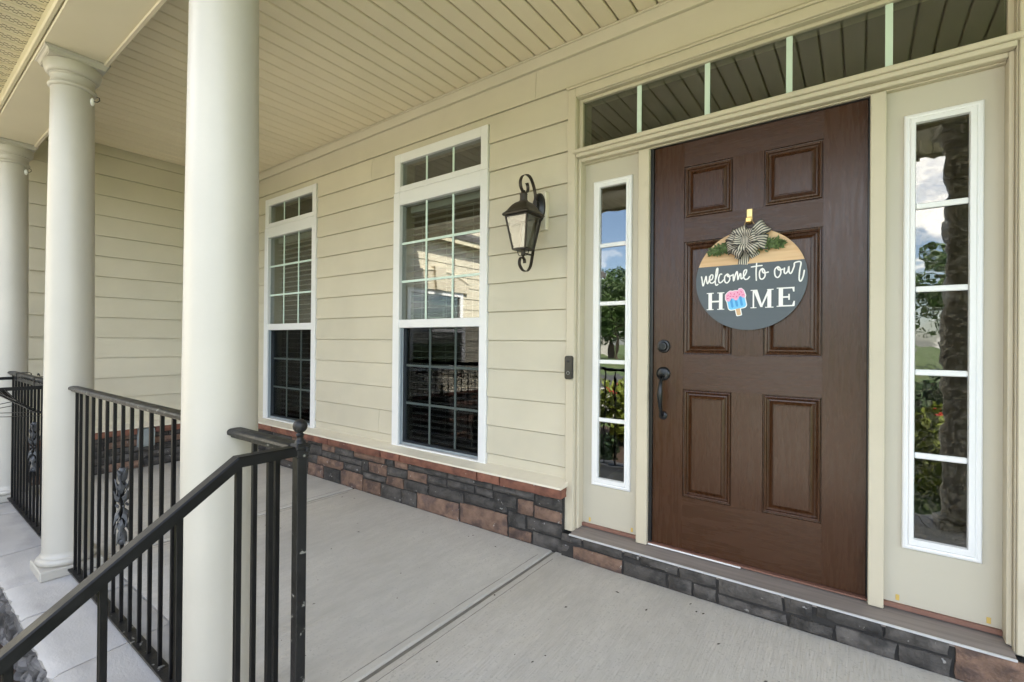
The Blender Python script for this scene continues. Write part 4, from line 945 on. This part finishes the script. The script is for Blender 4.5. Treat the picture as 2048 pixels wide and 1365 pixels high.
# script lettering: strokes in the sign's own plane (metres from its centre)
STR = [
 [(-.2165,.031),(-.213,.010),(-.2085,-.018),(-.2005,.007),(-.194,.030),(-.1915,.008),(-.187,-.008),(-.179,.010),(-.1775,.030)],
 [(-.1775,.010),(-.166,.012),(-.161,.030),(-.169,.035),(-.1765,.020),(-.174,-.003),(-.161,-.005),(-.151,.005)],
 [(-.151,.005),(-.141,.035),(-.1385,.063),(-.1435,.061),(-.1485,.030),(-.150,-.006),(-.145,-.018),(-.136,-.013)],
 [(-.118,.034),(-.128,.034),(-.1345,.014),(-.1315,-.006),(-.1205,-.004),(-.1105,.008)],
 [(-.0955,.033),(-.1065,.021),(-.1045,-.004),(-.093,-.009),(-.083,.008),(-.088,.028),(-.0955,.033),(-.0905,.020),(-.070,.027)],
 [(-.068,.032),(-.0655,-.003),(-.058,.027),(-.0505,.042),(-.048,.022),(-.0465,.002),(-.0405,.021),(-.0345,.031),(-.0325,.004)],
 [(-.0325,.004),(-.0235,.011),(-.011,.031),(-.0085,.046),(-.0185,.043),(-.022,.021),(-.016,.003),(-.0035,.003),(.006,.015)],
 [(.0355,.076),(.033,.034),(.0345,-.009)],[(.010,.058),(.037,.0605),(.0605,.0615)],
 [(.0565,.047),(.048,.032),(.0495,.004),(.0605,-.002),(.071,.012),(.0685,.037),(.059,.047),(.0635,.027),(.0875,.029)],
 [(.123,.050),(.1115,.037),(.1135,.009),(.1255,.001),(.136,.019),(.1325,.042),(.123,.050),(.1275,.035),(.1465,.037)],
 [(.151,.044),(.150,.023),(.156,.016),(.165,.028),(.1685,.048),(.1695,.023),(.1765,.015),(.183,.027)],
 [(.183,.027),(.1895,.047),(.192,.062),(.2155,.063),(.2115,.027),(.2095,-.013),(.216,-.022),(.2245,-.003),(.2295,.027)]]
for s in STR:
    pts = smooth([(a, b) for a, b in s], 5); k = len(pts)
    rad = [1.0 if 0 < i < k-1 else .7 for i in range(k)]
    obj('script_stroke', MB().tube([(SXc+a*.985, SY-.0012, SZc+b) for a, b in pts], rad, 8, flat=(.0009, .0033, (0, 1, 0))), 'paint_w', sg, True)
def poly_obj(name, ps, m, y0, y1): return obj(name, MB().prism([P(a, b) for a, b in ps], y0, y1), m, sg)
def letter(name, rects, m='paint_w'):
    mb = MB()
    for q in rects: mb.prism([P(a, b) for a, b in q], SY-.0022-.00003*rects.index(q), SY+.001)
    return obj(name, mb, m, sg)
def rc(a, b, c, d): return [(a, c), (b, c), (b, d), (a, d)]
z0, z1 = -.139, -.0545; x0, x1 = -.187, -.106
letter('letter_h', [rc(x0+.008, x0+.024, z0, z1), rc(x1-.024, x1-.008, z0, z1), rc(x0, x0+.032, z0, z0+.004), rc(x0, x0+.032, z1-.004, z1), rc(x1-.032, x1, z0, z0+.004), rc(x1-.032, x1, z1-.004, z1), rc(x0+.02, x1-.02, -.102, -.094)])
z0, z1 = -.1365, -.0505; x0, x1 = .010, .1055
letter('letter_m', [rc(x0+.009, x0+.015, z0, z1), rc(x1-.025, x1-.009, z0, z1), rc(x0, x0+.025, z0, z0+.004), rc(x1-.034, x1, z0, z0+.004), rc(x0, x0+.026, z1-.004, z1), rc(x1-.026, x1, z1-.004, z1),
    [(x0+.010, z1), (x0+.028, z1), (.0615, z0+.004), (.0515, z0+.004)], [(.0515, z0+.004), (.0585, z0+.004), (x1-.013, z1), (x1-.022, z1)]])
z0, z1 = -.1335, -.0465; x0, x1 = .1185, .1895
letter('letter_e', [rc(x0+.008, x0+.025, z0, z1), rc(x0, x0+.033, z0, z0+.004), rc(x0, x0+.033, z1-.004, z1), rc(x0+.02, x1-.004, z1-.006, z1), rc(x0+.02, x1-.003, z0, z0+.006), rc(x0+.02, x1-.02, -.094, -.087),
    [(x1-.006, z1-.021), (x1-.001, z1-.021), (x1-.001, z1+.001), (x1-.010, z1-.004)], [(x1-.010, z0+.004), (x1, z0), (x1+.001, z0+.024), (x1-.004, z0+.024)], rc(x1-.025, x1-.019, -.104, -.077)])
# popsicle standing for the O
pcx, pcz, pt = -.053, -.096, math.radians(11)
def R2(a, b): return (pcx+a*math.cos(pt)-b*math.sin(pt), pcz+a*math.sin(pt)+b*math.cos(pt))
def rrect(hw, z0, z1, r, top=True):
    o = []
    for cx, cz, a0, rr_ in ((hw-r, z1-r, 0, r), (-hw+r, z1-r, 90, r), (-hw+r, z0+r, 180, r), (hw-r, z0+r, 270, r)):
        for i in range(6): a = math.radians(a0+90*i/5); o.append(R2(cx+rr_*math.cos(a), cz+rr_*math.sin(a)))
    return o
def frost(g_):
    o = [R2(a, b) for a, b in [(-.040-g_, .006-g_), (-.044-g_, .016), (-.040-g_, .034+g_), (-.030, .044+g_), (-.018, .049+g_), (-.006, .045+g_), (.006, .046+g_), (.016, .042+g_), (.022, .050+g_), (.034, .049+g_), (.040+g_, .040), (.043+g_, .024), (.044+g_, .014), (.040+g_, .006-g_)]]
    lowr = [(.033, .003), (.026, .013), (.019, .016), (.012, .006), (.004, -.001), (-.004, .001), (-.010, .011), (-.018, .013), (-.026, .004), (-.033, .000)]
    return o+[R2(a, b-g_) for a, b in lowr]
poly_obj('popsicle_edge', rrect(.043, -.045, .03, .016), 'paint_w', SY-.0030, SY+.001)
poly_obj('popsicle_edge', frost(.0035), 'paint_w', SY-.00302, SY+.001)
poly_obj('stick_edge', rrect(.013, -.077, -.03, .006), 'paint_w', SY-.00305, SY+.001)
poly_obj('popsicle_stick', rrect(.009, -.073, -.03, .005), 'stick', SY-.0035, SY)
poly_obj('popsicle_body', rrect(.039, -.041, .03, .013), 'blue', SY-.0040, SY)
for q in (-.021, .0, .021): poly_obj('popsicle_groove', [R2(q+(a-0), b) for a, b in [(-.0055, -.028), (0, -.033), (.0055, -.028), (.0055, .012), (0, .017), (-.0055, .012)]], 'blue2', SY-.0045, SY)
poly_obj('frosting', frost(0), 'pink', SY-.0055, SY)
rr = random.Random(3)
for q in [(-.03, .03), (-.016, .036), (-.002, .030), (.014, .034), (.03, .034), (-.034, .016), (-.02, .024), (-.008, .020), (.006, .016), (.02, .024), (.034, .018)]:
    a = rr.uniform(0, PI); c_, s_ = math.cos(a)*.0045, math.sin(a)*.0045
    poly_obj('sprinkle', [R2(q[0]-c_-s_*.3, q[1]-s_+c_*.3), R2(q[0]+c_-s_*.3, q[1]+s_+c_*.3), R2(q[0]+c_+s_*.3, q[1]+s_-c_*.3), R2(q[0]-c_+s_*.3, q[1]-s_-c_*.3)], 'hotpink', SY-.0062, SY-.005)
# greenery
m = MB(); rr = random.Random(12)
for sgn in (-1, 1):
    for _ in range(330):
        t = rr.random()**.8; bx = -.012+sgn*(.03+t*.125); bz = .165-(t*.012 if sgn > 0 else t*.022)+rr.gauss(0, .013*(1.15-t*.7)); by = SY-.008-rr.random()*.03*(1-t*.6)
        a = (0 if sgn > 0 else PI)+rr.gauss(0, 1.0); l = rr.uniform(.012, .026); w_ = l*.24; tl_ = rr.uniform(-.9, .9)
        d = Vector((math.cos(a), rr.uniform(-.6, .3), math.sin(a))).normalized(); s_ = d.cross(Vector((math.sin(tl_)*.6, -1, math.cos(tl_)*.4))).normalized()
        o = Vector((SXc+bx, by, SZc+bz)); m.add([o, o+d*l*.5+s_*w_, o+d*l, o+d*l*.5-s_*w_], [(0, 1, 2, 3)])
    m.tube([(SXc-.012+sgn*.02, SY-.012, SZc+.167), (SXc-.012+sgn*.08, SY-.016, SZc+.163), (SXc-.012+sgn*.145, SY-.012, SZc+.152)], .0018, 6)
obj('greenery', m, 'leaf_s', sg, label='small green sprigs behind the bow')
# bow
def ribbon(path, widths, side_v):
    vs = []; fs = []; k = len(path)
    for i, p in enumerate(path):
        p = Vector(p); t = (Vector(path[min(i+1, k-1)])-Vector(path[max(i-1, 0)])).normalized()
        s_ = (Vector(side_v)-t*Vector(side_v).dot(t)).normalized()
        for j in range(5): vs.append(tuple(p+s_*widths[i]*(j/4-.5)))
    for i in range(k-1):
        for j in range(4): fs.append((i*5+j, i*5+j+1, i*5+j+6, i*5+j+5))
    me = bpy.data.meshes.new('ribbon'); me.from_pydata(vs, [], fs); uv = me.uv_layers.new(name='UVMap')
    for p in me.polygons:
        for li, vi in zip(p.loop_indices, p.vertices): uv.data[li].uv = ((vi % 5)/4, (vi//5)/k)
        p.use_smooth = True
    return me
BC = Vector((SXc-.008, SY-.020, SZc+.176))
rr = random.Random(4)
for ang, ln, off in ((150, .082, .0), (196, .085, .004), (112, .075, .006), (38, .108, .003), (-8, .088, .006), (232, .078, .010), (75, .06, .012), (318, .068, .012), (270, .052, .016), (170, .05, .018), (20, .055, .018)):
    a = math.radians(ang); d = Vector((math.cos(a), 0, math.sin(a))); sd_ = Vector((-math.sin(a), rr.uniform(-.75, .75), math.cos(a)))
    path = []; wd = []
    for i in range(17):
        t = i/16; u = math.sin(t*PI); path.append(tuple(BC+d*ln*(u**.8)*(.96 if t < .5 else 1)+Vector((0, -off-.034*math.sin(t*PI*2)*(1 if t < .5 else .25)-.004, 0)))); wd.append(.018+.050*u**.6)
    link('ribbon_loop', ribbon(path, wd, sd_), 'stripe', sg)
for ang, ln in ((248, .085), (262, .105), (300, .080)):
    a = math.radians(ang); d = Vector((math.cos(a), 0, math.sin(a))); sd_ = Vector((-math.sin(a), .25, math.cos(a)))
    path = [tuple(BC+d*ln*t+Vector((0, .004-.012*math.sin(t*5), 0))) for t in [i/8 for i in range(9)]]
    link('ribbon_tail', ribbon(path, [.014+.032*min(1, i/3) for i in range(9)], sd_), 'stripe', sg)
link('ribbon_knot', ribbon([tuple(BC+Vector((.002, -.026, 0))+Vector((0, -.014*math.cos(t), .022*math.sin(t)))) for t in [(-1.9+3.8*i/10) for i in range(11)]], [.034]*11, (1, 0, .25)), 'stripe', sg)
obj('hanging_twine', MB().tube([(SXc-.03, SY-.004, SZc+.228), (SXc-.004, SY-.012, SZc+.292), (SXc+.004, SY-.012, SZc+.292), (SXc+.045, SY-.004, SZc+.226)], .0022, 6), 'twine', sg, True)
hkk = empty('door_hook', (SXc, DY, SZc+.27), None, 'gold adhesive hook holding the round sign', 'hook')
obj('hook_strip', MB().bbox(SXc-.012, SXc+.012, DY-.004, DY-.0002, SZc+.282, SZc+.338, .0015), 'gold', hkk)
obj('hook_lip', MB().tube([(SXc, DY-.005, SZc+.300), (SXc, DY-.008, SZc+.276), (SXc, DY-.017, SZc+.268), (SXc, DY-.026, SZc+.274), (SXc, DY-.030, SZc+.290)], 1, 4, flat=(.0018, .010, (0, 1, .2))), 'gold', hkk)

# ------------------------------------------------------------------ debris specks on the concrete
m = MB(); rr = random.Random(8)
for _ in range(90):
    x, y = rr.uniform(-3.4, .6), rr.uniform(-1.6, -.12); s = rr.uniform(.0015, .0055)
    a = rr.random()*PI; c_, s_ = math.cos(a), math.sin(a); l = s*rr.uniform(1, 3)
    m.add([(x-c_*l, y-s_*l, .0008), (x+s_*s, y-c_*s, .001), (x+c_*l, y+s_*l, .0008), (x-s_*s, y+c_*s, .001), (x, y, .0008+s*.7)], [(0, 1, 4), (1, 2, 4), (2, 3, 4), (3, 0, 4)])
tag(obj('leaf_litter', m, 'debris'), 'tiny dry leaf specks scattered on the concrete', None, None, 'stuff')

# ================================================================== front yard (mirrored in the glass)
def crown_mesh(seed, n, rx, rz, leaf, lumps):
    rr = random.Random(seed); m = MB(); L = []
    for _ in range(lumps):
        a = rr.random()*2*PI; t = rr.uniform(-.8, .95); r = math.sqrt(max(.05, 1-t*t))*rr.uniform(.35, .85)
        L.append((Vector((rx*r*math.cos(a), rx*r*math.sin(a), rz*t*.8)), rr.uniform(.25, .45)))
    for _ in range(n):
        c, s = rr.choice(L); d = Vector((rr.gauss(0, 1), rr.gauss(0, 1), rr.gauss(0, 1))).normalized()*rr.uniform(.55, 1)**.5
        p = c+Vector((d.x*rx*s, d.y*rx*s, d.z*rz*s)); l = leaf*rr.uniform(.6, 1.3)
        u = (d+Vector((rr.gauss(0, .6), rr.gauss(0, .6), rr.gauss(0, .6)))).normalized(); v = u.orthogonal().normalized(); w_ = u.cross(v); a = rr.random()*2*PI
        e = v*math.cos(a)+w_*math.sin(a); f_ = u.cross(e)
        m.add([p-e*l, p-f_*l*.45, p+e*l, p+f_*l*.45], [(0, 1, 2, 3)])
    return m.mesh('crown')
CR = [crown_mesh(1, 5200, 3.2, 3.0, .17, 26), crown_mesh(2, 5200, 2.6, 3.8, .16, 26)]
for i, me in enumerate(CR): me.materials.append(M['leaf' if i == 0 else 'leaf2'])
def tree(x, y, h, k, label):
    t = empty('shade_tree', (x, y, GZ), None, label, 'tree', 'trees across the front yard')
    rr = random.Random(int(x*13+y*7)); s = h/7.5
    tr = MB().tube([(x, y, GZ-.1), (x+.05, y, GZ+h*.15), (x+rr.uniform(-.2, .2), y, GZ+h*.4), (x+rr.uniform(-.3, .3), y+.1, GZ+h*.75)], [.24*s, .19*s, .15*s, .05*s], 10)
    for q in range(5):
        a = rr.random()*2*PI; z = GZ+h*rr.uniform(.3, .5); tr.tube([(x, y, z), (x+math.cos(a)*1.0*s, y+math.sin(a)*1.0*s, z+.9*s), (x+math.cos(a)*1.9*s, y+math.sin(a)*1.9*s, z+1.9*s)], [.09*s, .06*s, .02*s], 7)
    obj('trunk', tr, 'bark', t, True)
    c = link('crown', CR[k], None, t, (x, y, GZ+h*.62)); c.scale = (s, s, s); c.rotation_euler = (0, 0, rr.random()*6)
for x, y, h, k, l in [(-30, -62, 9.5, 0, 'broad green tree left of the neighbour house'), (-24, -70, 10, 1, 'tall dark tree behind the neighbour house'), (-36, -74, 11, 0, 'broad green tree farthest left beyond the street'), (-20.5, -44, 8.6, 0, 'broad green tree just right of the neighbour house'), (-22.5, -47, 9.2, 1, 'narrow dark tree standing before the neighbour house'),
                      (-6, -66, 9, 1, 'dark narrow tree straight out from the walk'), (5.5, -40, 8.5, 0, 'broad green tree right of the walk beyond the street'), (10, -50, 9.5, 1, 'dark narrow tree nearest the street on the right'), (22, -66, 11, 0, 'broad green tree farthest right beyond the street'), (-48, -60, 12, 1, 'tall dark tree beyond the garage side'), (-12, -72, 9, 0, 'broad green tree between house and walk')]:
    tree(x, y, h, k, l)
def shrub_mesh(seed, n, m_, leaf=.055):
    me = crown_mesh(seed, n, .62, .5, leaf, 16); me.materials.append(M[m_]); return me
SHR = [shrub_mesh(31, 3000, 'leaf_y'), shrub_mesh(32, 3000, 'leaf2')]
for i, (x, y, s, k, l) in enumerate([(-3.4, -5.6, 1.15, 0, 'bright green rounded shrub left of the walk, nearest the steps'), (-4.6, -5.9, 1.2, 0, 'bright green rounded shrub left of the walk, second from the steps'), (-2.3, -5.4, 1.05, 0, 'bright green shrub right beside the front walk'),
     (.95, -4.7, 1.15, 0, 'bright green shrub on the right side of the walk'), (.9, -6.3, 1.4, 1, 'dark shrub behind the bright one right of the walk'), (3.2, -5.8, 1.2, 1, 'dark shrub farthest right of the walk'), (-3.0, -3.1, .85, 1, 'dark low shrub against the porch foundation'), (-4.2, -3.2, .9, 1, 'dark low shrub under the wire planter'), (1.7, -3.2, .9, 1, 'dark low shrub right of the steps')]):
    sh = empty('garden_shrub', (x, y, GZ), None, l, 'shrub', 'shrubs along the porch and walk')
    c = link('foliage', SHR[k], None, sh, (x, y, GZ+.46*s)); c.scale = (s, s, s); c.rotation_euler = (0, 0, i*1.3)
    st_ = MB()
    for q in range(6):
        a = q*PI/3; st_.tube([(x, y, GZ-.02), (x+.15*s*math.cos(a), y+.15*s*math.sin(a), GZ+.3*s), (x+.3*s*math.cos(a), y+.3*s*math.sin(a), GZ+.6*s)], [.018, .012, .005], 6)
    obj('stems', st_, 'bark', sh, True)
    if k == 0:
        fl_ = MB(); rr = random.Random(i)
        for _ in range(26):
            a = rr.random()*2*PI; r = rr.random()**.5*.5*s; z = GZ+(.86+.12*rr.random()-.25*(r/.5)**2*.5)*s
            fl_.lathe([(.001, 0), (.028, .008), (.022, .026), (.001, .03)], (x+r*math.cos(a), y+r*math.sin(a), z), 6)
        obj('blossoms', fl_, 'flower', sh)
# neighbour's house
nh = empty('neighbor_house', (-34, -58, GZ), None, 'pale house with grey roof across the street', 'house')
obj('wall', MB().box(-39, -29, -62, -54, GZ, 3.2), 'brick', nh)
rf = MB(); rf.add([(-39.5, -53.5, 3.1), (-28.5, -53.5, 3.1), (-28.5, -58, 5.9), (-39.5, -58, 5.9), (-39.5, -62.5, 3.1), (-28.5, -62.5, 3.1)], [(0, 1, 2, 3), (3, 2, 5, 4), (0, 3, 4), (1, 5, 2), (0, 4, 5, 1)])
obj('roof', rf, 'roof', nh)
for x in (-37.5, -35, -32.5, -30.5):
    wn = obj('window', MB().bbox(x-.55, x+.55, -54.02, -53.93, .6, 2.1), 'white', nh)
    obj('pane', MB().box(x-.45, x+.45, -53.928, -53.92, .7, 2.0), 'hardware', wn)
